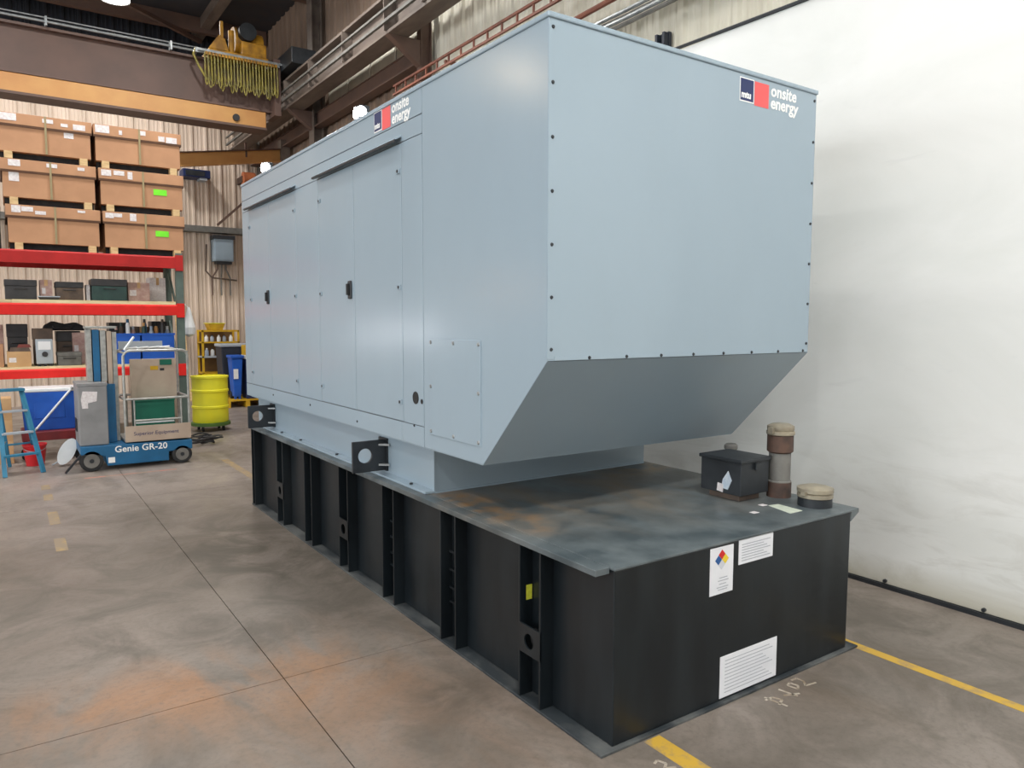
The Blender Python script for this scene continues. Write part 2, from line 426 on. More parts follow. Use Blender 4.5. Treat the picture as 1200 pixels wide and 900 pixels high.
# corrugated walls: every sheet is a piece of its own
def sheet_mesh(name, width, z0, z1, m, rib=.30, depth=.035):
    # sheet in local x 0..width, face towards -y, ribs standing out
    prof = [(0, 0)]; n = round(width/rib)
    for i in range(n):
        x = i*rib
        prof += [(x+.02, 0), (x+.045, -depth), (x+.085, -depth), (x+.11, 0), (x+.16, 0), (x+.17, -.008), (x+.19, -.008), (x+.20, 0),
                 (x+.235, 0), (x+.245, -.008), (x+.265, -.008), (x+.275, 0)]
    prof.append((width-.002, 0))
    poly = prof + [(width-.002, .012), (0, .012)]
    b = B().prism(poly, 'z', z0, z1); return b
def sheets(wall, origin, direction, count, width, z0, z1, m):
    b = sheet_mesh('metal_sheet', width, z0, z1, m)
    first = None; ang = math.atan2(direction[1], direction[0])
    for i in range(count):
        p = (origin[0]+direction[0]*width*i, origin[1]+direction[1]*width*i, 0)
        if first is None: first = b.build('metal_sheet', m, wall, loc=p); o = first
        else: o = share(first, 'metal_sheet', wall, p)
        o.rotation_euler = (0, 0, ang)
wr = B().box(X_RIGHT+.06, X_RIGHT+.3, Y_BACK, Y_FAR+.3, 0, CEIL).build('wall_right', CLAD_O, kind='structure')
sheets(wr, (X_RIGHT+.045, Y_FAR-.02), (0, -1), 7, 1.2, 0, CEIL, CLAD_B)
sheets(wr, (X_RIGHT+.045, Y_FAR-.02-8.4), (0, -1), 18, .9, 0, CEIL, CLAD_R)
for i in range(4):
    B().box(X_RIGHT-.02, X_RIGHT+.005, 7.62+.95*i, 8.5+.95*i, 5.6, 6.2).build('pale_infill_panel', CLAD_R, wr)
wf = B().box(X_LEFT, X_RIGHT+.05, Y_FAR+.06, Y_FAR+.3, 0, CEIL).build('wall_far', CLAD_O, kind='structure')
sheets(wf, (X_RIGHT-.03-.9*9, Y_FAR+.04), (1, 0), 9, .9, 0, 6.4, CLAD_F)
sheets(wf, (X_RIGHT-.03-.9*9, Y_FAR+.04), (1, 0), 9, .9, 6.4, CEIL, CLAD_U)
# left and back walls carry made-up glowing bands, added as fill light
FILL_PANE = emit('glowing_fill_pane', (238, 244, 255), 1.0)
def fill_window_wall(name, wname, along, fixed, a0, a1, w0, w1, z0, z1, inward, power):
    # wall with an added band of glowing fill panels between w0..w1 and z0..z1
    def bx(b, p0, p1, d0, d1, q0, q1):
        lo, hi = sorted((fixed-inward*d0, fixed-inward*d1))
        return b.box(p0, p1, lo, hi, q0, q1) if along == 'x' else b.box(lo, hi, p0, p1, q0, q1)
    b = B()
    for r_ in ((a0, a1, 0, z0), (a0, a1, z1, CEIL), (a0, w0, z0, z1), (w1, a1, z0, z1)): bx(b, r_[0], r_[1], 0, .2, r_[2], r_[3])
    b.build(name, CLAD_O, kind='structure')
    n = round((w1-w0)/1.5); st = (w1-w0)/n
    fr = bx(B(), w0, w1, .02, .12, z0, z0+.08).build(wname, BLACKMET, kind='structure')
    bx(B(), w0, w1, .02, .12, z1-.08, z1).build('fill_window_frame', BLACKMET, fr)
    for i in range(n+1): bx(B(), max(w0, w0+st*i-.04), min(w1, w0+st*i+.04), .02, .12, z0+.08, z1-.08).build('mullion', BLACKMET, fr)
    for i in range(n): bx(B(), w0+st*i+.04, w0+st*(i+1)-.04, .07, .08, z0+.08, z1-.08).build('fill_pane', FILL_PANE, fr)
    ld = bpy.data.lights.new('fill_light', 'AREA'); ld.shape = 'RECTANGLE'; ld.size = w1-w0; ld.size_y = z1-z0; ld.energy = power; ld.color = (.93, .97, 1)
    lo = bpy.data.objects.new('fill_light', ld); C.objects.link(lo); m_ = (w0+w1)/2; zc = (z0+z1)/2
    if along == 'x': lo.location = (m_, fixed+inward*.03, zc); lo.rotation_euler = (math.radians(90)*inward, 0, 0)
    else: lo.location = (fixed+inward*.03, m_, zc); lo.rotation_euler = (math.radians(90), 0, math.radians(-90)*inward)
fill_window_wall('wall_left', 'fill_window_1', 'y', X_LEFT, Y_BACK, Y_FAR+.3, -7.5, 12.0, 1.3, 5.2, 1, FILL_LEFT)
fill_window_wall('wall_back', 'fill_window_2', 'x', Y_BACK, X_LEFT-.2, X_RIGHT+.3, -13.0, 2.5, 4.6, 7.4, 1, FILL_BACK)
ceil = B().box(X_LEFT-.2, X_RIGHT+.3, Y_BACK-.2, Y_FAR+.3, CEIL, CEIL+.15).build('ceiling', DECK, kind='structure')
rf = thing('trim_6', 'brown roof purlins and rafters under the dark roof deck', 'roof steel', (0, 0, CEIL), kind='structure')
RFO = (0, 0, CEIL)
for y in (3.0, 6.4, 9.6, 12.4, 15.2):
    B(RFO).box(X_LEFT, X_RIGHT, y-.07, y+.07, CEIL-.3, CEIL).build('roof_purlin', BROWNGIRT, rf)
for x in (-4.0, 1.9):
    B(RFO).box(x-.1, x+.1, Y_BACK, Y_FAR, CEIL-.22, CEIL).build('roof_rafter', RUNWAY, rf)
B(RFO).bar((-2.6, 12.0, CEIL-.34), (1.9, 15.6, CEIL-.34), .08, .08).build('roof_brace', BROWNGIRT, rf)
# white lining of the right wall
lin_w = B().box(2.775, 2.80, -8.5, 6.0, .03, 4.0).build('wall_right_lining', WHITEWALL, kind='structure')
ys = [-8.5, -4.6, -1.0, 2.75, 6.0]
for a, b_ in zip(ys[:-1], ys[1:]):
    B().box(2.757, 2.776, a+.002, b_-.002, .03, 4.0).build('lining_panel', WHITEWALL, lin_w, bevel=.003)
B().tube([(2.75, 6.0, 4.05), (2.75, 3, 4.03), (2.75, 1.2, 4.0), (2.75, -3, 3.98)], .014).build('top_edge_cable', BLACKMET, lin_w)
B().box(2.74, 2.80, -8.5, 6.0, 0, .028).build('base_gap_shade', BLACKMET, kind='structure')  # black strip standing in for the dark gap under the lining
for y in (.38, -.22, -.9): B().cyl((2.757, y, .05), (2.74, y, .05), .012, n=8).build('anchor_bolt', BLACKMET, lin_w)

# columns, girt
tr = thing('trim_1', 'brown steel column standing against the far end of the right wall', 'column', (3.08, 11.7, 0), kind='structure')
for nm, a in (('web', (2.98, 3.16, 11.69, 11.71)), ('flange', (2.96, 2.98, 11.58, 11.82)), ('flange', (3.145, 3.16, 11.58, 11.82))):
    B((3.08, 11.7, 0)).box(a[0], a[1], a[2], a[3], 0, CEIL-.3).build(nm, RUNWAY, tr)
tr = thing('trim_2', 'dark narrow steel column at the end of the brown girt', 'column', (3.08, 7.4, 0), kind='structure')
for nm, a in (('web', (3.0, 3.16, 7.39, 7.41)), ('flange', (2.99, 3.01, 7.34, 7.46)), ('flange', (3.145, 3.16, 7.34, 7.46))):
    B((3.08, 7.4, 0)).box(a[0], a[1], a[2], a[3], 0, 6.4).build(nm, BROWNGIRT, tr)
tr = thing('trim_3', 'wide brown horizontal girt along the right wall', 'girt', (3.08, 9.6, 5.38), kind='structure')
B((3.08, 9.6, 5.38)).box(3.06, 3.08, 7.47, 15.9, 5.38, 5.62).build('web', BROWNGIRT, tr)
B((3.08, 9.6, 5.38)).box(2.98, 3.16, 7.47, 15.9, 5.36, 5.38).build('lower_flange', BROWNGIRT, tr)
B((3.08, 9.6, 5.38)).box(3.04, 3.16, 7.47, 15.9, 5.62, 5.635).build('upper_flange', BROWNGIRT, tr)

# ------------------------------------------------------------------ lamps
HOUS = mat('lamp_housing_grey', (150, 152, 152), (136, 138, 138), 6, .5)
LENS = emit('lamp_lens', (255, 250, 240), 14.0)
LENS_W = emit('sodium_lens', (255, 196, 130), 22.0)
def high_bay(loc, label, group, lens, power, color):
    t = thing('high_bay_lamp', label, 'lamp', loc, group)
    B().lathe(0, 0, [(.07, .30), (.09, .22), (.16, .12), (.27, .0), (.262, .0), (.15, .11), (.08, .2)], 24).build('reflector', HOUS, t, smooth=True)
    B().cyl((0, 0, .30), (0, 0, CEIL-loc[2]), .02, n=8).build('suspension_rod', HOUS, t)
    B().lathe(0, 0, [(.255, .012), (.255, .03)], 24).build('lens', lens, t)
    ld = bpy.data.lights.new('lamp_light', 'AREA'); ld.shape = 'DISK'; ld.size = .5; ld.energy = power; ld.color = color
    lo = bpy.data.objects.new('lamp_light', ld); C.objects.link(lo); lo.parent = t; lo.location = (0, 0, -.02)
    ld.spread = math.radians(170)
    return t
for i, (x, y, sh_) in enumerate(LAMPS):
    zz = 7.62
    high_bay((x, y, zz), 'round white high bay lamp hanging from the dark roof', 'high bay lamps under the roof', LENS, LAMP_W*sh_, (1, .985, .96))
high_bay((.04, 13.95, 7.74), 'bright high bay lamp at the top edge of the photo above the crane girder', None, LENS, LAMP_W*1.3, (1, .985, .96))
high_bay((-8.49, 12.59, 7.6), 'warm orange high bay lamp hanging from the dark roof', None, LENS_W, LAMP_W*1.2, (1, .78, .52))
for (x, z, lens, lb, r_) in ((-7.12, 1.46, emit('bulkhead_lens', (255, 255, 255), 110.0), 'round white bulkhead lamp low on the far wall', .14), (-10.42, 2.68, emit('warm_bulkhead_lens', (255, 190, 120), 40.0), 'round warm bulkhead lamp on the far wall', .16)):
    O = (x, Y_FAR, z); t = thing('bulkhead_lamp', lb, 'lamp', O)
    B(O).cyl((x, Y_FAR+.06, z), (x, Y_FAR-.04, z), r_+.03, n=20).build('lamp_body', HOUS, t)
    B(O).cyl((x, Y_FAR-.04, z), (x, Y_FAR-.07, z), r_, r_*.8, 20).build('lens', lens, t)

# ------------------------------------------------------------------ fuel tank
W, L, H = 1.675, 5.03, .764
TO = (0.84, 2.5, 0)
tank = thing('fuel_tank', 'black steel base fuel tank with vertical ribs under the grey enclosure', 'fuel tank', TO)
B(TO).box(0, W, 0, L, .012, .752).build('body', TANK, tank, bevel=.006)
B(TO).box(-.078, W+.078, -.022, L, 0, .012).build('base_plate', TANK_BASE, tank, bevel=.002)
B(TO).box(-.004, W+.004, -.006, L, .752, H).build('top_plate', TANK_TOP, tank, bevel=.003)
B(TO).prism([(-.08, .735), (-.004, .735), (-.004, H-.001), (-.08, H-.001)], 'y', .025, L).build('top_flange', TANK_TOP, tank, bevel=.003)
B(TO).prism([(W, .70), (W+.004, .70), (W+.075, .74), (W+.075, H-.001), (W+.003, H-.001)], 'y', .0, L).build('top_flange', TANK_TOP, tank, bevel=.003)
RIBS = [(.40, .57, 1), (1.15, 1.32, 0), (1.90, 2.07, 0), (2.63, 2.80, 1), (3.36, 3.53, 0), (4.07, 4.24, 1), (4.93, 5.02, 0)]
for a, b_, holed in RIBS:
    for y in (a, b_-.011):
        B(TO).box(-.073, .001, y, y+.011, .012, .735).build('rib', TANK, tank, bevel=.002)
    if holed:
        B(TO).holed('x', -.0745, -.066, a, b_, .235, .37, (a+b_)/2, .30, .036).build('anchor_plate', TANK, tank)
        B(TO).cyl((-.030, (a+b_)/2, .30), (-.028, (a+b_)/2, .30), .05).build('anchor_backing', BLACKRUB, tank)
    elif b_ < 4:
        for z in (.22, .30, .40, .50):
            B(TO).box(-.03, .002, a+.03, b_-.03, z, z+.012).build('rung', TANK, tank)
B(TO).box(-.036, -.004, .5575, .559, .465, .535).build('yellow_label', mat('yellow_label', (222, 224, 70), (200, 202, 60), 50, .5), tank, label='small yellow printed label')
# papers on the end face
LINES = {}
def paper(x0, x1, z0, z1, name, label, rows, side=.02):
    p = B(TO).box(x0, x1, -.0022, .001, z0, z1).build(name, STICK2, tank, label=label)
    g = mat('grey_print', (160, 164, 172), (176, 180, 186), 60, .6)
    for (zz, a, c) in rows:
        B(TO).box(x0+(x1-x0)*a, x0+(x1-x0)*c, -.0027, -.002, z0+(z1-z0)*zz, z0+(z1-z0)*zz+.004).build('printed_line', g, p)
    return p
STICK2 = mat('white_paper', (232, 233, 236), (222, 224, 228), 6, .55)
hz = paper(.57, .727, .525, .742, 'hazard_label', 'tall white hazard label with coloured diamond', [(.33, .4, .75), (.27, .35, .8), (.2, .4, .7), (.13, .3, .8), (.08, .35, .75)])
def diamond(cx, cz, r, m, nm): B(TO).prism([(cx-r, cz), (cx, cz-r), (cx+r, cz), (cx, cz+r)], 'y', -.003, -.002).build(nm, m, hz)
dc = (.648, .683); q = .0225
diamond(dc[0], dc[1]+q+.001, q, REDP if False else mat('hazard_red', (206, 36, 32), (196, 34, 30), 5, .5), 'red_diamond')
diamond(dc[0]-q-.001, dc[1], q, mat('hazard_blue', (40, 90, 150), (36, 84, 142), 5, .5), 'blue_diamond')
diamond(dc[0]+q+.001, dc[1], q, mat('hazard_yellow', (236, 208, 60), (226, 198, 52), 5, .5), 'yellow_diamond')
diamond(dc[0], dc[1]-q-.001, q, mat('hazard_white', (206, 210, 216), (200, 204, 210), 5, .5), 'white_diamond')
paper(.765, 1.015, .635, .75, 'document_label', 'white printed paper label with a dark crease', [(.12+.11*i, .08, .92 - .1*(i % 3)) for i in range(7)])
paper(.655, 1.07, .025, .222, 'warning_label', 'large white warning sheet near the floor', [(.1+.085*i, .08, .92 - .06*(i % 4)) for i in range(10)])
# fittings on top
jb = B(TO).box(1.295, 1.535, .415, .695, .80, .985).build('junction_box', BLACKMET, tank, bevel=.004)
B(TO).box(1.285, 1.545, .405, .705, .983, 1.003).build('box_lid', BLACKMET, jb, bevel=.004)
B(TO).box(1.33, 1.50, .45, .66, H, .80).build('box_stand', BROWNMIX, jb)
B(TO).box(1.40, 1.44, .396, .406, .94, .975).build('latch', BLACKMET, jb)
B(TO).prism([(.50, .93), (.535, .88), (.545, .83), (.50, .825), (.475, .88)], 'x', 1.2915, 1.2955).build('torn_label', mat('pale_blue_label', (180, 196, 210), (214, 220, 224), 30, .6), jb)
B(TO).prism([(.53, .85), (.535, .805), (.575, .81), (.57, .855)], 'x', 1.2905, 1.2955).build('torn_label', STICK, jb)
PX, PY = 1.625, .41
vp = B(TO).lathe(PX, PY, [(.066, H), (.066, .855), (.060, .86), (.060, 1.02), (.0595, 1.022)], 24).build('vent_pipe', GREYPIPE, tank, smooth=True)
B(TO).lathe(PX, PY, [(.067, H), (.067, .85), (.061, .853)], 24).build('lower_collar', RUSTPIPE, vp, smooth=True)
B(TO).lathe(PX, PY, [(.060, 1.015), (.072, 1.025), (.072, 1.115), (.064, 1.12)], 24).build('coupling', RUSTPIPE, vp, smooth=True)
B(TO).lathe(PX, PY, [(.074, 1.118), (.078, 1.122), (.078, 1.138), (.070, 1.142), (.074, 1.148), (.074, 1.168), (.05, 1.18)], 24).build('vent_cap', CAPMET, vp, smooth=True)
B(TO).box(PX-.095, PX-.07, PY-.015, PY+.015, 1.13, 1.165).build('cap_lug', CAPMET, vp)
FX, FY = 1.60, .165
fp = B(TO).lathe(FX, FY, [(.088, H), (.088, .81), (.08, .812)], 24).build('filler_neck', BLACKMET, tank, smooth=True)
B(TO).lathe(FX, FY, [(.086, .81), (.092, .814), (.092, .832), (.086, .836), (.094, .842), (.094, .862), (.06, .872)], 24).build('filler_cap', CAPMET, fp, smooth=True)
for s_ in (-1, 1): B(TO).box(FX+s_*.098-.013, FX+s_*.098+.013, FY-.012, FY+.012, .832, .85).build('cap_ear', CAPMET, fp)
B(TO).lathe(1.62, .60+.15, [(.022, H), (.022, .97), (.04, .99), (.04, 1.01), (.03, 1.02)], 16).build('breather', GREYPIPE, tank, smooth=True)
B(TO).prism([(1.335, .13), (1.44, .13), (1.455, .29), (1.385, .30)], 'z', H, H+.0015).build('top_label', mat('pale_green_paper', (206, 214, 196), (190, 198, 182), 20, .6), tank)
for x, y in ((1.20, .25), (1.37, .325)): B(TO).box(x-.02, x+.02, y-.016, y+.016, H, H+.0015).build('paper_scrap', STICK, tank)
B(TO).box(1.70, 1.73, 1.60, 1.66, H, .98).build('support_bracket', BLACKMET, tank)

# ------------------------------------------------------------------ generator enclosure on its skid
EX0, EX1, EY0, EY1, EB, ET, SB, SY = -.066, 1.796, .371, 5.147, 1.05, 3.034, 1.58, .884
EO = (.865, 3.0, .764)
gen = thing('generator_enclosure', 'large grey sheet metal generator enclosure with sloped end on black tank', 'generator', EO)
t_ = .006                                   # sheet thickness that stands proud of the core
RT = 3.006
core = [(EY0+t_, SB), (EY0+t_, RT), (EY1, RT), (EY1, EB), (SY+t_, EB)]
B(EO).prism(core, 'x', EX0+t_, EX1-t_).build('inner_shell', GREY_DK, gen)
def side(poly, nm, bev=.0025, m=GREY, x=EX0, proud=t_): return B(EO).prism(poly, 'x', x, x+proud).build(nm, m, gen, bevel=bev)
def rect(a, b_, c, d): return [(a, c), (b_, c), (b_, d), (a, d)]
side([(EY0, SB), (EY0, RT), (1.500, RT), (1.500, EB), (SY, EB)], 'plenum_side_panel')
side([(EY0, SB), (EY0, RT), (EY1, RT), (EY1, EB), (SY, EB)], 'right_side_panel', x=EX1-t_)
fascia = side(rect(1.505, EY1, 2.873, RT), 'fascia')
for nm, r_ in (('header_panel', rect(1.505, EY1, 2.768, 2.868)), ('post_panel', rect(1.505, 1.757, 1.166, 2.764)),
               ('post_panel', rect(3.115, 3.606, 1.166, 2.764)), ('post_panel', rect(4.936, EY1, 1.166, 2.764)),
               ('sill_panel', rect(1.505, 1.773, EB, 1.162)), ('sill_panel', rect(1.777, EY1, EB, 1.162))): side(r_, nm)
doors = []
for a, b_ in ((1.762, 2.458), (2.464, 3.110), (3.611, 4.315), (4.321, 4.931)):
    d = side(rect(a, b_, 1.168, 2.762), 'door'); doors.append(d)
    hy = a+.03 if a in (1.762, 3.611) else b_-.03
    for z in (1.28, 1.95, 2.61):
        h = B(EO).box(EX0-.008, EX0, hy-.02, hy+.02, z-.014, z+.014).build('hinge', GREY, d, bevel=.002)
        B(EO).cyl((EX0-.0085, hy, z), (EX0-.012, hy, z), .009, n=8).build('hinge_bolt', BLACKMET, d)
for d, y in ((doors[1], 2.53), (doors[3], 4.37)):
    B(EO).prism(rect(y-.028, y+.028, 1.90, 2.02), 'x', EX0-.012, EX0).build('latch_plate', BLACKMET, d, bevel=.006)
    B(EO).box(EX0-.03, EX0-.012, y-.012, y+.012, 1.925, 2.0).build('latch_handle', BLACKRUB, d, bevel=.004)
for a, b_ in ((1.75, 3.115), (3.6, 4.935)):
    g = B(EO).prism([(EX0-.045, 2.776), (EX0-.038, 2.776), (EX0+.001, 2.796), (EX0+.001, 2.806)], 'y', a, b_).build('drip_gutter', GREY, gen)
    B(EO).box(EX0-.045, EX0-.028, a, b_, 2.764, 2.777).build('gutter_lip', BLACKMET, g)
# end panels
B(EO).box(EX0+.001, EX1-.001, EY0, EY0+t_, SB+.002, RT).build('end_panel', GREY, gen, bevel=.002)
B(EO).prism([(EY0, SB), (EY0+.008, SB), (SY+.008, EB), (SY, EB)], 'x', EX0+.004, EX1-.004).build('sloped_panel', GREY, gen)
B(EO).box(EX0+.003, EX1-.003, SY+.005, EY1, EB-.004, EB).build('floor_panel', GREY, gen)
roof = B(EO).box(EX0-.008, EX1+.008, EY0-.008, EY1+.008, RT, ET-.004).build('roof', GREY, gen, bevel=.006)
B(EO).box(EX0+.02, EX1-.02, EY0+.02, EY1-.02, ET-.006, ET+.002).build('roof_sheet', GREY, roof)
# corner angle strips, joint flanges
B(EO).box(EX0-.002, EX0+.0, EY0, EY0+.03, SB+.02, RT-.03).build('corner_strip', GREY, gen)
B(EO).box(EX0, EX0+.034, EY0-.002, EY0, SB+.01, RT-.03).build('corner_strip', GREY, gen)
B(EO).box(EX0+.04, EX1-.02, EY0-.002, EY0, SB+.004, SB+.022).build('lower_edge_strip', GREY, gen)
screw_src = None
def screw(p, n):
    global screw_src
    p = Vector(p); n = Vector(n)
    b = B().cyl((0, 0, 0), (0, 0, .005), .0085, .006, 8)
    if screw_src is None: screw_src = b.build('screw', BLACKMET, gen, loc=p-Vector(EO)); o = screw_src
    else: o = share(screw_src, 'screw', gen, p-Vector(EO))
    o.rotation_euler = n.to_track_quat('Z', 'Y').to_euler()
for i in range(7):
    z = 2.97-.223*i
    screw((-.045, EY0-.002, z), (0, -1, 0)); screw((1.777, EY0, z), (0, -1, 0))
for i in range(8): screw((.17+.225*i, EY0-.002, SB+.012), (0, -1, 0))
for y, z in ((3.36, 1.115), (2.45, 1.09), (4.3, 1.115), (1.62, 1.16)): screw((EX0, y, z), (-1, 0, 0))
ap = B(EO).box(EX0-.005, EX0+.001, .90, 1.43, 1.135, 1.66).build('access_panel', GREY, gen, bevel=.002)
for y in (.92, 1.165, 1.41):
    for z in (1.155, 1.40, 1.64):
        if y == 1.165 and z == 1.40: continue
        B(EO).cyl((EX0-.005, y, z), (EX0-.010, y, z), .011, .008, 10).build('panel_screw', STEEL, ap)
B(EO).cyl((EX0-.0025, 1.60, 1.32), (EX0+.001, 1.60, 1.32), .036, n=20).build('hole_shade', BLACKRUB, gen)  # black disc drawn as the shaded inside of a round hole
B(EO).cyl((EX0-.0025, 1.525, 1.305), (EX0+.001, 1.525, 1.305), .014, n=12).build('small_port', BLACKRUB, gen)
# emblem and lettering
def emblem(org_u, org_v, u, v, n, scale, par):
    # org: lower left corner of the navy square; u,v unit vectors, n outward
    u, v, n = Vector(u), Vector(v), Vector(n); o = Vector(org_u)
    def quad(a0, a1, b0, b1, d, nm, m, ht=.0008):
        base = B(EO); pts = []
        for dd in (d, d+ht):
            for a, c in ((a0, b0), (a1, b0), (a1, b1), (a0, b1)): pts.append(o+u*a*scale+v*c*scale+n*dd)
        base.add(pts, [(0, 1, 2, 3), (7, 6, 5, 4), (0, 4, 5, 1), (1, 5, 6, 2), (2, 6, 7, 3), (3, 7, 4, 0)]).build(nm, m, par)
    quad(-.005, .107, -.006, .112, .0002, 'emblem_backing', WHITEP)
    quad(0, .102, 0, .107, .0008, 'navy_square', NAVYP)
    quad(.112, .226, -.012, .108, .0002, 'red_square', REDP, .0014)
    lettering('emblem_letters', 'mtu', .047*scale, WHITEP, par, frame_mat(EO, u, v, o+u*.007*scale+v*.014*scale+n*.0018), .002*scale)
    lettering('lettering', 'onsite', .086*scale, WHITEP, par, frame_mat(EO, u, v, o+u*.243*scale+v*.058*scale+n*.0008), .0022*scale, 1.03, .08)
    lettering('lettering', 'energy', .086*scale, WHITEP, par, frame_mat(EO, u, v, o+u*.243*scale+v*(-.004)*scale+n*.0008), .0022*scale, 1.0, .08)
emblem((1.15, EY0, 2.876), None, (1, 0, 0), (0, 0, 1), (0, -1, 0), 1.0, gen)
emblem((EX0, 2.115, 2.895), None, (0, -1, 0), (0, 0, 1), (-1, 0, 0), 1.0, fascia)
# skid
sk = B(EO).box(.034, 1.69, 1.56, 5.12, .775, EB-.003).build('skid', GREY, gen)
B(EO).box(-.03, .036, 1.565, 5.12, H, .777).build('bottom_flange', GREY, sk, bevel=.002)
B(EO).box(.032, 1.69, 1.556, 5.12, H, .776).build('skid_foot', GREY, sk)
B(EO).box(-.03, .036, 1.565, 5.12, 1.03, EB-.004).build('upper_flange', GREY, sk)
B(EO).box(.024, .034, 1.556, 1.575, .776, 1.03).build('end_stiffener', GREY, sk)
for y in (1.8, 2.6, 3.0, 3.8, 4.3): B(EO).cyl((0.0, y, .777), (0.0, y, .787), .011, n=6).build('flange_bolt', BLACKMET, sk)
for y in (2.2, 4.6):
    e = B(EO).holed('y', y, y+.02, -.205, .034, .795, .995, -.12, .90, .047).build('lifting_eye', BLACKMET, gen, bevel=.003)
    B(EO).box(.020, .034, y-.01, y+.11, .79, 1.0).build('mount_plate', BLACKMET, e)
    for z in (.835, .965):
        B(EO).prism([(-.03, y-.001), (.022, y-.001), (.022, y-.05)], 'z', z-.006, z+.006).build('gusset', STEEL, e)
# small work lamps on the roof edge
LENS_R = emit('work_lamp_lens', (255, 255, 255), 30.0)
for x, y, lb in ((-.03, 2.42, 'small bright work lamp on roof edge beside the side emblem'), (-.03, 4.48, 'small bright work lamp on roof edge near the far corner')):
    z0 = ET-.004
    wl = thing('work_lamp', lb, 'lamp', (x, y, z0))
    O3 = (x, y, z0)
    B(O3).box(x-.02, x+.06, y-.03, y+.03, z0, z0+.012).build('bracket', BLACKMET, wl)
    B(O3).box(x-.022, x+.05, y-.05, y+.05, z0+.012, z0+.095).build('housing', BLACKMET, wl, bevel=.008)
    B(O3).cyl((x-.021, y, z0+.05), (x-.03, y, z0+.05), .036, n=16).build('lens', LENS_R, wl)
    B(O3).cyl((x-.01, y-.046, z0+.05), (x-.01, y-.056, z0+.05), .033, n=16).build('lens', LENS_R, wl)

# ------------------------------------------------------------------ pallet rack
RY0, RY1 = 9.40, 10.40
RO = (-1.25, 9.9, 0)
rack = thing('pallet_rack', 'red beamed pallet rack with grey green posts against far end', 'rack', RO)
def rpost(x, y): B(RO).prism([(x-.05, y-.04), (x+.05, y-.04), (x+.05, y+.04), (x+.03, y+.04), (x+.03, y-.02), (x-.03, y-.02), (x-.03, y+.04), (x-.05, y+.04)], 'z', .01, 2.72).build('post', GREENPOST, rack)
for x in (.155, -2.75):
    for y in (RY0+.04, RY1-.04):
        rpost(x, y); B(RO).box(x-.08, x+.08, y-.06, y+.06, 0, .01).build('foot_plate', GREENPOST, rack)
    for za, zb in ((.15, .95), (.95, 1.75), (1.75, 2.55)):
        B(RO).bar((x, RY0+.09, za), (x, RY1-.09, zb), .03, .03).build('frame_brace', GREENPOST, rack)
for z0, z1, m in ((2.50, 2.67, REDDARK), (1.835, 1.985, REDRACK), (1.0, 1.12, REDRACK)):
    for y0, y1 in ((RY0-.03, RY0+.015), (RY1-.015, RY1+.03)):
        bm_ = B(RO).prism([(y0, z0), (y1, z0), (y1, z1), (y0+.015 if y0 < 10 else y0, z1), (y0, z1-.02)], 'x', -2.70, .105).build('beam', m, rack, bevel=.003)
    for x in (.105,):
        B(RO).box(.10, .20, RY0-.035, RY0-.001, z0-.03, z1+.02).build('beam_connector', m, rack)
for y0, y1 in ((9.385, 9.50), (9.53, 9.70), (9.73, 9.90), (9.93, 10.10), (10.13, 10.37)):
    B(RO).box(-1.86 if y0 < 9.5 else -2.6, .09, y0, y1, 1.985, 2.03).build('deck_plank', PLANK, rack)
    B(RO).box(-2.6, .09, y0+.02, y1, 1.12, 1.15).build('deck_plank', PLANK, rack)

# cartons on runners
def carton(x0, x1, z0, label, stickers, neon):
    y0, y1 = 9.40, 10.36; h = .574; O = ((x0+x1)/2, 9.88, z0)
    t = thing('pallet_carton', label, 'carton', O, 'strapped cartons on the rack')
    B(O).box(x0+.02, x1-.02, y0+.012, y1-.012, z0+.09, z0+h-.13).build('carton_body', CARD, t)
    lid = B(O).box(x0, x1, y0, y1, z0+h-.145, z0+h-.004).build('carton_lid', CARD, t, bevel=.004)
    B(O).box(x0-.001, x1+.001, y0-.001, y1+.001, z0+h-.172, z0+h-.144).build('lid_shadow', LIDSHADE, lid)  # dark brown band painting the shadow under the lid overhang
    for fx in (.12, .50, .90):
        xc = x0+(x1-x0)*fx
        if fx == .5: B(O).box(xc-.04, xc+.04, y0+.16, y1, z0, z0+.09).build('runner', WOOD, t)
        else: B(O).box(xc-.045, xc+.045, y0+.005, y1, z0, z0+.09).build('runner', WOOD, t)
    B(O).box(x0+.03, x1-.03, y0+.13, y0+.15, z0, z0+.09).build('gap_shade_board', BLACKRUB, t)  # black sheet added to keep the gaps between the runners dark
    xs = x0+(x1-x0)*.51
    B(O).box(xs-.012, xs+.012, y0-.004, y0+.014, z0+.09, z0+h-.004).build('strap', STRAP, t)
    for (fx, fz, ww, hh) in stickers:
        xa = x0+(x1-x0)*fx; dy = 0 if fz > h-.15 else .012
        B(O).box(xa, xa+ww, y0+dy-.003, y0+dy+.001, z0+fz, z0+fz+hh).build('sticker', STICK, t)
    if neon: B(O).box(x0+(x1-x0)*.63, x0+(x1-x0)*.63+.17, y0+.008, y0+.013, z0+.27, z0+.35).build('neon_sticker', NEON, t, label='neon green sticker')
rows = [(2.67, (-1.88, -.815), (-.785, .245)), (3.244, (-1.91, -.845), (-.815, .25)), (3.818, (-1.945, -.875), (-.855, .235))]
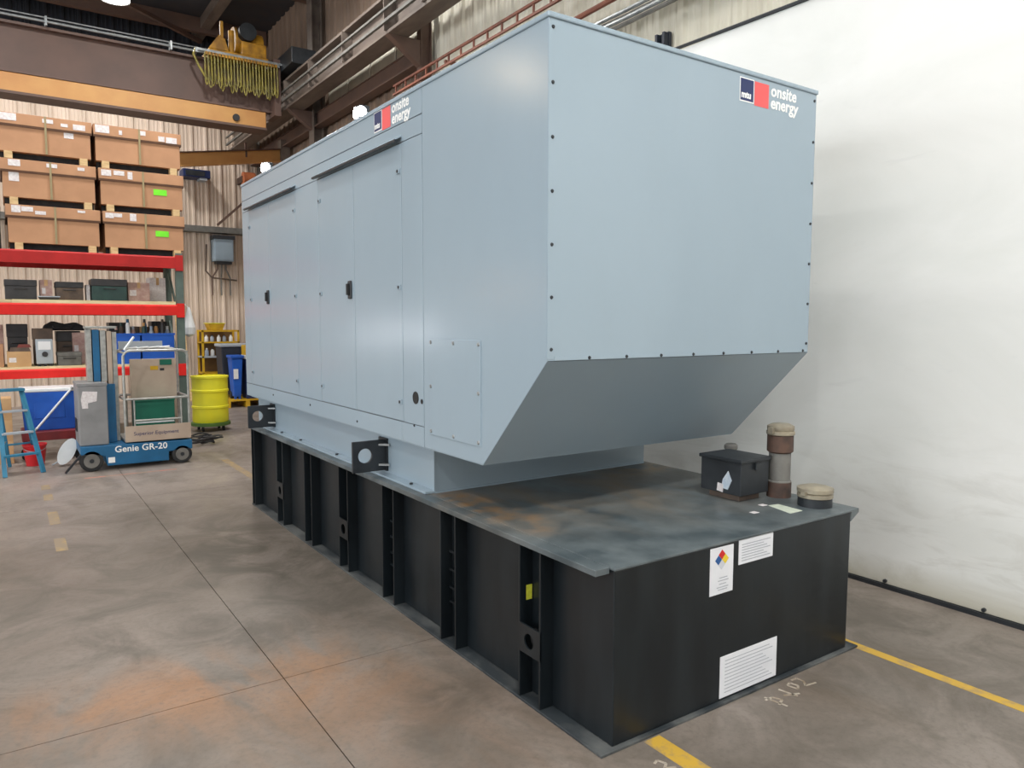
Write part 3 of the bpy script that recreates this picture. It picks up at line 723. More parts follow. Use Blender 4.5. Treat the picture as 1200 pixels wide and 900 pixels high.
S = {(0, 0): [(.06, .47, .1, .09), (.16, .49, .13, .06), (.3, .46, .12, .045), (.75, .52, .09, .03)],
     (1, 0): [(.08, .48, .13, .08), (.08, .29, .11, .14), (.47, .50, .12, .05), (.8, .50, .08, .04)],
     (2, 0): [(.04, .47, .19, .09), (.48, .49, .12, .05), (.67, .47, .08, .04), (.8, .45, .14, .07), (.7, .33, .11, .07)],
     (0, 1): [(.03, .48, .1, .07), (.13, .5, .1, .05), (.32, .46, .08, .1)],
     (1, 1): [(.03, .47, .12, .08), (.17, .49, .13, .06), (.33, .45, .06, .1)],
     (2, 1): [(.02, .46, .17, .10), (.28, .46, .04, .06), (.5, .49, .09, .06), (.73, .44, .08, .07), (.82, .43, .14, .08)]}
NM = {(0, 0): 'brown carton at the bottom of the left stack on the rack', (1, 0): 'brown carton in the middle of the left stack', (2, 0): 'topmost brown carton of the left stack',
      (0, 1): 'bottom carton of right stack with neon green sticker', (1, 1): 'middle carton of right stack with neon green sticker', (2, 1): 'topmost brown carton of the right stack under the crane'}
for i, (z, a, b_) in enumerate(rows):
    carton(a[0], a[1], z, NM[(i, 0)], S[(i, 0)], False)
    carton(b_[0], b_[1], z, NM[(i, 1)], S[(i, 1)], i < 2)

bs = thing('covered_stack', 'black wrapped stack at the left edge beside the cartons', 'stack', (-2.25, 9.9, 2.67)); O = (-2.25, 9.9, 2.67)
B(O).box(-2.6, -1.94, 9.5, 10.35, 2.67, 3.17).build('wrapped_body', BLACKRUB, bs, bevel=.02); B(O).box(-2.62, -1.93, 9.48, 10.36, 3.17, 3.22).build('wrapped_top', DARKITEM, bs, bevel=.01)
# goods on the upper deck (z 2.03)
Z2 = 2.03
def case(x0, x1, y0, y1, z0, h, m, name, label, cat, grp, lidm=None, handle=True):
    O = ((x0+x1)/2, (y0+y1)/2, z0); t = thing(name, label, cat, O, grp)
    B(O).box(x0, x1, y0, y1, z0, z0+h*.68).build('body', m, t, bevel=.008)
    B(O).box(x0-.006, x1+.006, y0-.006, y1+.006, z0+h*.68, z0+h).build('lid', lidm or m, t, bevel=.008)
    if handle:
        xm = (x0+x1)/2
        B(O).tube([(xm-.07, y0-.004, z0+h*.55), (xm-.07, y0-.03, z0+h*.55), (xm+.07, y0-.03, z0+h*.55), (xm+.07, y0-.004, z0+h*.55)], .007).build('handle', DARKITEM, t)
    return t
G2 = 'goods on the upper shelf'
case(-1.93, -1.58, 9.55, 9.9, Z2, .26, DARKITEM, 'equipment_case', 'black equipment case at the left end of upper shelf', 'case', G2)
case(-1.36, -1.04, 9.6, 9.9, Z2, .25, BROWNMIX, 'equipment_case', 'dark brown case in the middle of upper shelf under a white top', 'case', G2, DARKITEM)
case(-.94, -.51, 9.55, 9.92, Z2, .30, TEAL, 'tool_case', 'dark green lidded tool case on the upper shelf', 'case', G2, DARKITEM)
def crate(x0, x1, y0, y1, z0, h, m, label, name='cardboard_box', cat='box', grp=G2, tape=True):
    O = ((x0+x1)/2, (y0+y1)/2, z0); t = thing(name, label, cat, O, grp)
    B(O).box(x0, x1, y0, y1, z0, z0+h).build('body', m, t, bevel=.004)
    xm = (x0+x1)/2
    if tape:
        B(O).box(xm-.02, xm+.02, y0-.001, y1+.001, z0+h*.7, z0+h+.001).build('tape', CARD2, t)
    B(O).box(x0+.02, x0+.02+(x1-x0)*.3, y0-.002, y0, z0+h*.3, z0+h*.6).build('label_sticker', STICK, t)
    return t
PINKISH = mat('faded_pink_box', (196, 168, 156), (176, 140, 132), 18, .8)
crate(-1.54, -1.40, 9.62, 9.9, Z2, .27, PINKISH, 'faded pink box between the black case and brown case')
crate(-1.0, -.955, 9.65, 9.9, Z2, .22, STICK, 'narrow white box standing left of the green tool case', tape=False)
crate(-.48, -.20, 9.68, 9.95, Z2, .27, PINKISH, 'pink and white printed box right of the green tool case')
crate(-.16, .06, 9.95, 10.25, Z2, .36, STICK, 'tall white box by the right rack post')
tr_ = thing('parts_tray', 'flat black parts tray with pale rim on upper shelf', 'tray', (-1.45, 9.48, Z2), G2)
OT = (-1.45, 9.48, Z2)
B(OT).frustum(-1.45, 9.48, Z2, Z2+.035, .10, .06, .12, .075).build('tray_body', DARKITEM, tr_)
B(OT).box(-1.575, -1.325, 9.40, 9.56, Z2+.035, Z2+.048).build('rim', LGREYPL, tr_)

# goods on the lower deck (z 1.15)
Z1 = 1.15; G1 = 'goods on the lower shelf'
crate(-1.945, -1.68, 9.5, 9.85, Z1, .20, CARD2, 'low tan cardboard box with white sticker on lower shelf', grp=G1)
crate(-2.3, -1.98, 9.5, 9.85, Z1, .30, CARD, 'brown cardboard box cut by the left edge of the photo on lower shelf', grp=G1)
ob = thing('plastic_sheet_stack', 'reddish folded material lying on the tan box', 'material', (-1.8, 9.68, Z1+.2), G1); OO = (-1.8, 9.68, Z1+.2)
B(OO).frustum(-1.8, 9.68, Z1+.201, Z1+.25, .12, .13, .10, .11).build('lower_fold', BROWNMIX, ob)
B(OO).frustum(-1.75, 9.68, Z1+.25, Z1+.29, .08, .10, .06, .08).build('upper_fold', mat('brick_red_cloth', (140, 70, 60), (116, 60, 54), 8, .8), ob)
case(-1.93, -1.70, 9.95, 10.3, Z1, .56, DARKITEM, 'equipment_case', 'tall dark case at the back of the lower shelf', 'case', G1)
cl = thing('control_panel', 'light grey control unit with black knob on lower shelf', 'control unit', (-1.525, 9.6, Z1), G1); OC = (-1.525, 9.6, Z1)
B(OC).box(-1.625, -1.43, 9.52, 9.68, Z1+.03, Z1+.36).build('case_body', LGREYPL, cl, bevel=.01)
B(OC).box(-1.60, -1.455, 9.513, 9.522, Z1+.22, Z1+.33).build('display', WHITEPL, cl)
B(OC).cyl((-1.525, 9.521, Z1+.16), (-1.525, 9.495, Z1+.16), .035).build('knob', DARKITEM, cl)
for x in (-1.59, -1.525, -1.46): B(OC).box(x-.015, x+.015, 9.54, 9.66, Z1, Z1+.03).build('foot', DARKITEM, cl)
case(-1.64, -1.42, 9.75, 10.1, Z1, .50, BROWNMIX, 'storage_tin', 'brown storage tin behind the grey control unit', 'tin', G1)
case(-1.38, -1.10, 9.55, 9.85, Z1, .18, GREYPIPE, 'storage_tin', 'low grey metal tin right of the control unit', 'tin', G1)
case(-1.36, -1.08, 9.95, 10.3, Z1, .46, BROWNMIX, 'storage_tin', 'brown metal tin behind the low grey tin', 'tin', G1, DARKITEM)
crate(-1.18, -1.0, 9.88, 9.94, Z1, .44, PINKISH, 'thin framed pink board leaning upright behind the lift mast', 'framed_board', 'board', G1, False)
bg = thing('dark_bag', 'black slumped bag lying on the brown tins under the beam', 'bag', (-1.25, 10.1, Z1+.46), G1); OB = (-1.25, 10.1, Z1+.46)
B(OB).prism([(-1.52, Z1+.468), (-.98, Z1+.468), (-1.0, Z1+.52), (-1.12, Z1+.585), (-1.25, Z1+.56), (-1.4, Z1+.60), (-1.5, Z1+.54)], 'y', 9.97, 10.28).build('bag_body', BLACKRUB, bg, bevel=.02, smooth=True)
B(OB).tube([(-1.4, 9.97, Z1+.53), (-1.38, 9.93, Z1+.50), (-1.2, 9.93, Z1+.50), (-1.15, 9.97, Z1+.54)], .009).build('carry_strap', DARKITEM, bg)
case(-.70, -.44, 10.0, 10.33, Z1, .58, DARKITEM, 'storage_tin', 'tall charcoal tin behind the left blue bin', 'tin', G1)
crate(-.40, -.18, 10.0, 10.33, Z1, .52, BROWNMIX, 'brown box standing behind the blue bins', grp=G1)
case(-.14, .06, 10.0, 10.33, Z1, .60, TEAL, 'storage_tin', 'tall dark green tin behind the right blue bin', 'tin', G1, DARKITEM)
crate(-2.35, -1.97, 9.95, 10.3, Z1, .55, PINKISH, 'tall faded pink box at the left back of the lower shelf', grp=G1)
# blue parts bins, filled
def openbin(x0, x1, y0, y1, z0, h, m, label):
    O = ((x0+x1)/2, (y0+y1)/2, z0); t = thing('parts_bin', label, 'bin', O, 'blue bins on the lower shelf')
    w_ = .008
    B(O).box(x0, x1, y0, y1, z0, z0+w_).build('bin_floor', m, t)
    for a in ((x0, x1, y0, y0+w_), (x0, x1, y1-w_, y1), (x0, x0+w_, y0+w_, y1-w_), (x1-w_, x1, y0+w_, y1-w_)):
        B(O).box(a[0], a[1], a[2], a[3], z0+w_, z0+h).build('bin_wall', m, t)
    B(O).box(x0-.012, x1+.012, y0-.014, y0, z0+h-.03, z0+h).build('bin_rim', m, t)
openbin(-.72, -.375, 9.5, 9.9, Z1, .43, BLUEPL, 'left one of the two blue parts bins behind the lift cage')
openbin(-.35, .07, 9.5, 9.9, Z1, .43, BLUEPL, 'right one of the two blue parts bins behind the lift cage')
bl = [(BLACKRUB, 'black'), (BROWNMIX, 'brown'), (WHITEPL, 'white'), (PINKISH, 'pink'), (TEAL, 'dark green'), (LIFTBLUE, 'blue'), (LGREYPL, 'grey'), (ORANGE, 'orange'), (DARKITEM, 'charcoal'), (JAR, 'pale blue')]
for i in range(10):
    x = -.66+.075*i; m_, cn = bl[i]; h = .50 + .05*((i*7) % 3)
    y = 9.62+.07*(i % 2)
    if abs(x+.3625) < .05: x += .055
    O = (x, y, Z1+.008); t = thing('spray_can', cn+' capped spray can standing in a blue parts bin', 'can', O, 'spray cans in the blue bins')
    B(O).lathe(x, y, [(.028, Z1+.008), (.028, Z1+h-.05), (.018, Z1+h-.02)], 12).build('can_body', m_, t, smooth=True)
    B(O).lathe(x, y, [(.019, Z1+h-.02), (.017, Z1+h+.03)], 10).build('can_cap', bl[(i+3) % 10][0], t, smooth=True)

# ------------------------------------------------------------------ mast lift
LO = (-.70, 8.0, 0)
lift = thing('mast_lift', 'teal blue personnel mast lift with silver cage in front of the rack', 'lift', LO)
ch = B(LO).prism([(-1.30, .30), (-.09, .285), (-.09, .17), (-.36, .16), (-.36, .05), (-1.03, .05), (-1.05, .17), (-1.30, .20)], 'y', 7.64, 8.36).build('chassis', LIFTBLUE, lift, bevel=.01)
lettering('chassis_lettering', 'Genie GR-20', .105, WHITEP, ch, frame_mat(LO, (1, 0, 0), (0, 0, 1), (-.95, 7.638, .205)), .002, 1.02)
B(LO).box(-1.02, -.95, 7.637, 7.641, .085, .15).build('chassis_decal', WHITEP, ch)
def wheel(x, y, r):
    wv = B(LO).cyl((x, y-.05, r), (x, y+.05, r), r, n=24).build('wheel', BLACKRUB, lift, bevel=.012)
    B(LO).cyl((x, y-.053, r), (x, y-.04, r), r*.66, n=20).build('wheel_disc', GREYPIPE, wv)
    B(LO).cyl((x, y-.058, r), (x, y-.045, r), r*.2, n=12).build('hub', BLACKMET, wv)
for y in (7.69, 8.31):
    wheel(-1.19, y, .125); wheel(-.21, y, .115)
for s_ in ((-1.30, 7.66), (-1.30, 8.34)): B(LO).bar((s_[0], s_[1], .2), (s_[0]-.16, s_[1]-.02, .01), .03, .02).build('outrigger', BLACKMET, lift)
pc = B(LO).box(-1.30, -1.0, 7.68, 8.25, .30, 1.0).build('power_pack', LIFTGREY, lift, bevel=.012)
B(LO).box(-1.305, -.995, 7.675, 8.255, 1.0, 1.03).build('pack_lid', LIFTGREY, pc)
B(LO).prism([(-1.26, .74), (-1.20, .74), (-1.20, .80), (-1.11, .82), (-1.10, .93), (-1.25, .94), (-1.27, .85)], 'y', 7.676, 7.681).build('torn_sticker', STICK, pc)
B(LO).box(-1.31, -1.29, 7.9, 8.1, .45, .6).build('pack_handle', BLACKMET, pc)
# mast: nested aluminium columns
for i, (x0, x1, m_) in enumerate(((-1.17, -1.115, ALU), (-1.105, -1.035, LIFTBLUE), (-1.025, -.965, ALU), (-.955, -.905, TANBOARD), (-.90, -.85, ALU))):
    mz = 1.66 - .01*i
    B(LO).box(x0, x1, 7.93-.012*(i % 2), 8.12, .30 if x0 > -1.0 else 1.031, mz).build('mast_section', m_, lift, bevel=.004)
B(LO).box(-.985, -.895, 7.85, 7.925, .30, 1.0).build('mast_guide', LIFTBLUE, lift)
B(LO).box(-1.18, -.85, 7.90, 8.14, 1.662, 1.69).build('mast_cap', ALU, lift, bevel=.004)
# platform and cage
pl = B(LO).box(-.83, -.10, 7.66, 8.34, .31, .335).build('platform', ALU, lift)
B(LO).box(-.83, -.10, 7.652, 7.66, .31, .50).build('toe_board', TANBOARD, pl)
lettering('toe_board_lettering', 'Superior Equipment', .062, NAVYP, pl, frame_mat(LO, (1, 0, 0), (0, 0, 1), (-.74, 7.651, .385)), .0)
B(LO).box(-.83, -.10, 8.34, 8.348, .31, .46).build('toe_board', TANBOARD, pl)
def rail(pts, r=.016, nm='cage_rail'): return B(LO).tube(pts, r, 8).build(nm, ALU, lift, smooth=True)
for y in (7.67, 8.33):
    rail([(-.82, y, .336), (-.82, y, 1.34), (-.79, y, 1.385), (-.75, y, 1.4), (-.17, y, 1.4), (-.13, y, 1.385), (-.11, y, 1.34), (-.11, y, .336)])
    rail([(-.82, y, .82), (-.11, y, .82)], .014)
    rail([(-.72, y, .336), (-.72, y, .82)], .010); rail([(-.20, y, .336), (-.20, y, .82)], .010)
for x in (-.82, -.11):
    for z in (1.38, .82): rail([(x, 7.67, z), (x, 8.33, z)], .014)
rail([(-.72, 7.67, .56), (-.20, 7.67, .56)], .012)
for i in range(4): B(LO).tube([(-.78+.14*i, 7.72+.15*i, 1.42), (-.64+.14*i, 7.9+.1*i, 1.43)], .012).build('guard_strut', WHITEPL, lift)
B(LO).box(-.80, -.30, 8.20, 8.24, 1.405, 1.50).build('control_console', LGREYPL, lift)
B(LO).bar((-.80, 7.70, 1.41), (-.68, 7.80, 1.56), .02, .02).build('control_lever', WHITEPL, lift)
# board and green panel carried in the cage
BO = (-.45, 8.1, .335)
bd = thing('beige_board', 'beige board standing upright inside the lift cage', 'board', BO)
B(BO).box(-.70, -.17, 8.08, 8.11, .335, 1.28).build('board_sheet', TANBOARD, bd, bevel=.004)
B(BO).box(-.36, -.22, 8.073, 8.08, 1.20, 1.27).build('green_tag', GREENPL, bd)
B(BO).box(-.47, -.38, 8.075, 8.08, 1.14, 1.19).build('yellow_tag', YELLOWC, bd); B(BO).box(-.36, -.31, 8.075, 8.08, 1.13, 1.16).build('dark_tag', DARKITEM, bd)
GO = (-.45, 7.95, .335)
gb = thing('green_crate', 'dark green crate inside the lift cage', 'crate', GO)
B(GO).box(-.70, -.24, 7.86, 8.05, .335, .77).build('crate_body', GREENPL, gb, bevel=.006)
B(GO).box(-.705, -.235, 7.85, 8.055, .77, .795).build('crate_rim', GREENPL, gb); B(GO).box(-.69, -.25, 7.853, 7.86, .5, .52).build('crate_band', WHITEPL, gb)

# ------------------------------------------------------------------ left foreground-of-rack clutter
TT = (-1.53, 9.0, 0)
dolly = thing('red_dolly', 'low dark red cart under the blue tote', 'cart', TT)
DKRED = mat('dark_red_paint', (128, 34, 36), (106, 30, 32), 5, .55)
B(TT).box(-1.84, -1.22, 8.72, 9.33, .26, .37).build('deck', DKRED, dolly, bevel=.006)
for x in (-1.8, -1.26):
    for y in (8.92, 9.27):
        B(TT).box(x-.02, x+.02, y-.02, y+.02, .10, .26).build('leg', DKRED, dolly)
        B(TT).cyl((x, y-.02, .05), (x, y+.02, .05), .05, n=14).build('caster', BLACKRUB, dolly)
tote = thing('blue_tote', 'large blue plastic tote with white lid beside the lift', 'tote', (-1.53, 9.08, .37)); O = (-1.53, 9.08, .37)
B(O).frustum(-1.53, 9.08, .37, .86, .275, .20, .30, .225).build('tote_body', BLUEPL, tote, bevel=.012)
B(O).box(-1.70, -1.36, 8.862, 8.90, .52, .80).build('tote_panel', BLUEPL, tote, bevel=.01)
B(O).box(-1.845, -1.215, 8.845, 9.315, .86, .905).build('tote_lid', WHITEPL, tote, bevel=.012)
bk = thing('red_bucket', 'red plastic bucket standing behind the blue step ladder', 'bucket', (-1.72, 8.5, 0)); O = (-1.72, 8.5, 0)
B(O).lathe(-1.72, 8.5, [(.095, 0), (.125, .24), (.13, .245), (.13, .262), (.118, .262), (.118, .24), (.09, .012)], 20).build('bucket_body', REDPL, bk, smooth=True)
B(O).tube([(-1.72-.125*math.cos(PI*i/10), 8.5-.02-.11*math.sin(PI*i/10), .24-.06*math.sin(PI*i/10)) for i in range(11)], .004).build('bail', STEEL, bk)
for i, (z, h) in enumerate(((0, .28), (.28, .26), (.54, .27))):
    crate(-2.2, -1.93, 8.75, 9.05, z, h, CARD2, ['bottom', 'middle', 'topmost'][i]+' tan carton stacked at the left edge of the photo', grp='tan cartons by the step ladder')
pole = thing('white_tube', 'white fluorescent tube leaning diagonally against the blue tote', 'tube', (-1.6, 8.8, .37)); O = (-1.6, 8.8, .37)
p0, p1 = Vector((-1.70, 8.79, .382)), Vector((-1.27, 8.825, .91)); dd = (p1-p0).normalized()
B(O).cyl(p0, p1, .014, n=10).build('tube_glass', WHITEPL, pole, smooth=True)
for p, s_ in ((p0, 1), (p1, -1)): B(O).cyl(p, p+dd*.03*s_, .016, n=10).build('end_cap', STEEL, pole)
sk_ = thing('white_scoop', 'white plastic scoop propped on the floor beside the lift', 'scoop', (-1.38, 8.25, 0)); O = (-1.38, 8.25, 0)
vs = []; fs = []; n = 20
for k_, (rs, dp) in enumerate(((1.0, 0), (.96, .03), (.75, .055), (.4, .065))):
    for i in range(n):
        a = 2*PI*i/n
        vs.append((rs*.085*math.cos(a), dp, rs*.17*math.sin(a)))
for k_ in range(3):
    for i in range(n): fs.append((k_*n+i, k_*n+(i+1) % n, (k_+1)*n+(i+1) % n, (k_+1)*n+i))
fs.append(tuple(range(3*n, 4*n)))
Ms = Matrix.Translation((-1.40, 8.22, .175)) @ Matrix.Rotation(math.radians(28), 4, 'Y') @ Matrix.Rotation(math.radians(-12), 4, 'X')
b_ = B(O); b_.add([Ms @ Vector(v) for v in vs] + [Ms @ (Vector(v)+Vector((0, -.008, 0))) for v in vs[:n]], fs + [(i, (i+1) % n, 4*n+(i+1) % n, 4*n+i) for i in range(n)] + [tuple(range(4*n, 5*n))])
b_.build('scoop_bowl', WHITEPL, sk_, smooth=True)
B(O).bar((-1.47, 8.26, .07), (-1.55, 8.32, .012), .03, .012).build('scoop_handle', LGREYPL, sk_)
# blue step ladder
LD = (-1.85, 8.1, 0)
lad = thing('step_ladder', 'small blue fibreglass step ladder at the left edge of the photo', 'ladder', LD)
fl = [Vector((-2.03, 7.80, 0)), Vector((-1.66, 7.92, 0))]; ft = [Vector((-2.06, 8.14, .94)), Vector((-1.83, 8.2, .94))]
rl = [Vector((-1.98, 8.52, 0)), Vector((-1.70, 8.6, 0))]
for a, b2 in zip(fl, ft): B(LD).bar(a, b2, .045, .03).build('front_rail', LADDER, lad)
for a, b2 in zip(rl, ft): B(LD).bar(a, b2+Vector((0, .03, -.02)), .035, .025).build('rear_rail', LADDER, lad)
for f_ in (.24, .50, .76):
    a = fl[0].lerp(ft[0], f_); b2 = fl[1].lerp(ft[1], f_)
    B(LD).bar(a, b2, .075, .022).build('step', LGREYPL if f_ > .3 else LADDER, lad)
B(LD).bar(ft[0]+Vector((-.02, .01, .015)), ft[1]+Vector((.02, .01, .015)), .14, .03).build('top_cap', LADDER, lad)
B(LD).bar(fl[0].lerp(ft[0], .35), rl[0].lerp(ft[0], .35), .015, .006).build('spreader', STEEL, lad)
B(LD).bar(fl[1].lerp(ft[1], .35), rl[1].lerp(ft[1], .35), .015, .006).build('spreader', STEEL, lad)
B(LD).bar(rl[0].lerp(ft[0], .3), rl[1].lerp(ft[1], .3), .02, .02).build('rear_brace', LADDER, lad)

# ------------------------------------------------------------------ drum, cart, bins
DX, DY = .74, 10.42; O = (DX, DY, 0)
dr = thing('yellow_drum', 'yellow plastic drum on a green wheeled dolly beside the rack', 'drum', O)
B(O).lathe(DX, DY, [(.262, .14), (.275, .17), (.27, .36), (.282, .37), (.282, .40), (.27, .41), (.27, .62), (.282, .63), (.282, .66), (.27, .67), (.272, .84), (.285, .85), (.285, .88), (.26, .882), (.26, .87), (.02, .868)], 32).build('drum_body', YELLOWD, dr, smooth=True)
dl = B(O).lathe(DX, DY, [(.29, .085), (.30, .09), (.30, .135), (.28, .14)], 28).build('dolly', mat('green_dolly', (86, 122, 50), (70, 100, 44), 5, .6), dr, smooth=True)
for k_ in range(4):
    a = PI/4+PI/2*k_; x, y = DX+.22*math.cos(a), DY+.22*math.sin(a)
    B(O).cyl((x-.015, y, .04), (x+.015, y, .04), .04, n=14).build('caster', BLACKRUB, dl); B(O).box(x-.02, x+.02, y-.02, y+.02, .075, .088).build('caster_mount', STEEL, dl)
# tangle of cable and hardware on the floor
cb = thing('cable_pile', 'tangle of dark cable on the floor between lift and drum', 'cable', (.3, 9.1, 0)); O = (.3, 9.1, 0)
random.seed(3)
for q_ in range(7):
    cx, cy = .28+random.uniform(-.1, .22), 9.15+random.uniform(-.25, .3); rr_ = random.uniform(.08, .17); ph = random.uniform(0, 6)
    B(O).tube([(cx+rr_*(1+.25*math.sin(3*a+ph))*math.cos(a), cy+rr_*(1+.2*math.cos(2*a))*math.sin(a), .014+.022*q_*.6+.012*math.sin(2*a+ph)+.012) for a in [2*PI*i/18*1.05+ph for i in range(19)]], .012, 6).build('cable_loop', BLACKRUB if q_ % 3 else DARKITEM, cb, smooth=True)
B(O).box(.34, .44, 9.2, 9.27, .0, .06).build('plug', LGREYPL, cb)
# yellow cart with bottles
CX0, CX1, CY0, CY1 = 1.62, 2.42, 15.1, 15.6; O = (2.02, 15.35, 0)
ct = thing('yellow_cart', 'yellow steel shelf cart behind the drum', 'cart', O)
for x in (CX0+.02, CX1-.02):
    for y in (CY0+.02, CY1-.02): B(O).box(x-.02, x+.02, y-.02, y+.02, .10, 1.55).build('upright', YELLOWC, ct); B(O).cyl((x-.015, y, .05), (x+.015, y, .05), .05, n=12).build('caster', BLACKRUB, ct)
for z in (.30, .62, .98, 1.30): B(O).box(CX0, CX1, CY0, CY1, z-.03, z).build('shelf', YELLOWC if z != .98 else LGREYPL, ct)
B(O).box(CX0, CX1, CY0, CY0+.03, 1.52, 1.56).build('top_rail', YELLOWC, ct); B(O).box(CX0, CX1, CY1-.03, CY1, 1.52, 1.56).build('top_rail', YELLOWC, ct)
B(O).box(CX0, CX1, CY1-.015, CY1-.005, .3, 1.52).build('back_panel', mat('brown_panel', (120, 92, 56), (100, 76, 48), 4, .7), ct)
for sh, zz in ((0, 1.30), (1, .98)):
    for i in range(5):
        x = CX0+.12+.13*i; y = 15.22+.05*(i % 2); hh = .15+.03*((i*3+sh) % 3)
        O2 = (x, y, zz); t = thing('bottle', ['leftmost', 'second', 'middle', 'fourth', 'rightmost'][i]+' pale bottle on the '+('upper' if sh == 0 else 'lower')+' bottle shelf of the yellow cart', 'bottle', O2, ('upper' if sh == 0 else 'lower')+' shelf bottles on the yellow cart')
        B(O2).lathe(x, y, [(.04, zz), (.042, zz+.01), (.042, zz+hh*.65), (.018, zz+hh*.85)], 12).build('bottle_body', JAR if (i+sh) % 2 else WHITEPL, t, smooth=True)
        B(O2).lathe(x, y, [(.02, zz+hh*.85), (.02, zz+hh)], 10).build('bottle_cap', DARKITEM if i % 2 else WHITEPL, t, smooth=True)
yt = thing('yellow_tray', 'yellow plastic tray tilted on top of the yellow cart', 'tray', (1.95, 15.3, 1.56)); O = (1.95, 15.3, 1.56)
B(O).frustum(1.95, 15.35, 1.56, 1.70, .12, .23, .17, .24).build('tray_body', YELLOWC, yt, bevel=.01); B(O).box(1.77, 2.13, 15.10, 15.60, 1.70, 1.715).build('tray_rim', YELLOWD, yt)
# leaning timber and white sheet behind the rack post
for i, (x0, x1, hh, m_, lb) in enumerate(((.86, .92, 1.45, WOOD, 'pale timber length leaning on the far wall beside the cart'), (.66, .72, 1.3, BROWNMIX, 'dark brown timber length leaning on the far wall behind the drum'), (1.0, 1.05, 1.15, WOOD, 'short pale timber length leaning next to the yellow cart'))):
    y = 15.2
    o = B((x0, y, 0)).prism([(y, 0), (y+.04, 0), (Y_FAR-.04, hh+.9), (Y_FAR-.08, hh+.9)], 'x', x0+.35, x1+.36).build('timber_length', m_, bevel=.004, label=lb, cat='timber', group='timber leaning on the far wall')
wb = thing('white_bag', 'crumpled white plastic bag hanging from the rack post', 'bag', (.30, 9.75, 1.55)); O = (.30, 9.75, 1.55)
B(O).lathe(.33, 9.75, [(.02, 1.52), (.08, 1.56), (.09, 1.66), (.06, 1.78), (.03, 1.92), (.015, 1.96)], 10).build('bag_body', WHITEPL, wb, bevel=.0)
B(O).tube([(.33, 9.75, 1.95), (.28, 9.75, 2.0), (.215, 9.75, 2.01)], .006).build('bag_handle', WHITEPL, wb)
# wheeled bins on a low yellow platform
PF = (2.1, 13.95, 0)
pf = thing('yellow_platform', 'low yellow platform under the bins by the far wall', 'platform', PF)
for i in range(6): B(PF).box(1.70, 2.55, 13.40+.2*i, 13.58+.2*i, .13, .16).build('deck_board', YELLOWC, pf)
for x in (1.74, 2.12, 2.5): B(PF).box(x-.04, x+.04, 13.40, 14.58, .0, .13).build('runner', YELLOWC, pf)
def wheelie(x0, x1, y0, y1, h, m, lidm, label):
    zb = .16; O = ((x0+x1)/2, (y0+y1)/2, zb); t = thing('wheeled_bin', label, 'bin', O, 'wheeled bins by the far wall'); cx, cy = O[0], O[1]
    B(O).frustum(cx, cy, zb+.05, h-.06, (x1-x0)/2-.04, (y1-y0)/2-.04, (x1-x0)/2, (y1-y0)/2).build('bin_body', m, t, bevel=.015)
    B(O).box(x0-.02, x1+.02, y0-.03, y1+.02, h-.06, h).build('bin_lid', lidm, t, bevel=.015)
    for x in (x0+.05, x1-.05): B(O).cyl((x-.03, y1-.08, zb+.08), (x+.03, y1-.08, zb+.08), .08, n=16).build('wheel', BLACKRUB, t)
    B(O).box(x0+.05, x0+.09, y0+.05, y0+.1, zb, zb+.06).build('foot', m, t); B(O).box(x1-.09, x1-.05, y0+.05, y0+.1, zb, zb+.06).build('foot', m, t)
    return t, O
wheelie(1.76, 2.36, 13.98, 14.5, 1.28, NAVYBIN, LGREYPL, 'dark navy wheeled bin with pale lid by the far wall')
b2, O = wheelie(1.84, 2.06, 13.48, 13.84, 1.06, BLUEPL, BLUEPL, 'bright blue narrow bin with white label in front of the navy bin')
B(O).box(1.87, 1.96, 13.47, 13.485, .58, .78).build('bin_label', WHITEP, b2)
O = (2.24, 13.66, .16); yb = thing('yellow_tub', 'dark blue tub with white band and yellow top half hidden by the enclosure', 'tub', O)
B(O).box(2.12, 2.4, 13.5, 13.82, .16, .98).build('tub_base', DKBLUE, yb, bevel=.01); B(O).box(2.115, 2.405, 13.495, 13.825, .98, 1.06).build('tub_band', WHITEPL, yb, bevel=.006); B(O).box(2.12, 2.4, 13.5, 13.82, 1.06, 1.26).build('tub_top', YELLOWC, yb, bevel=.01)

# ------------------------------------------------------------------ things on the far wall
EO2 = (2.30, 15.85, 3.11)
eb = thing('electrical_cabinet', 'blue grey electrical cabinet mounted on the far wall', 'electrical cabinet', EO2)
B(EO2).box(2.08, 2.50, 15.70, 16.03, 3.12, 3.62).build('cabinet_body', CORNERBOX, eb, bevel=.008); B(EO2).box(2.05, 2.53, 15.66, 16.03, 3.62, 3.70).build('cabinet_hood', BLACKMET, eb)
B(EO2).box(2.10, 2.48, 15.69, 15.70, 3.15, 3.58).build('cabinet_door', CORNERBOX, eb, bevel=.004); B(EO2).box(2.12, 2.46, 15.72, 15.95, 3.06, 3.12).build('cable_gland', BLACKMET, eb)
cd = thing('wall_conduit', 'bundle of conduits dropping below the electrical cabinet', 'conduit', (2.25, 15.9, 2.4)); O = (2.25, 15.9, 2.4)
for i in range(3): B(O).tube([(2.18+.09*i, 15.9, 3.06), (2.18+.09*i, 15.9, 2.95), (2.05+.2*i, 15.9, 2.75), (2.05+.2*i, 15.9, 2.35)], .018).build('conduit_pipe', GREYPIPE if i else BROWNGIRT, cd, smooth=True)
B(O).tube([(1.95, 15.9, 3.5), (1.92, 15.9, 2.9), (2.05, 15.9, 2.75), (2.6, 15.9, 2.7)], .02).build('conduit_pipe', BROWNMIX, cd, smooth=True)
tr = thing('trim_4', 'grey steel wind girt across the far wall', 'girt', (-1, 15.85, 3.74), kind='structure'); O = (-1, 15.85, 3.74)
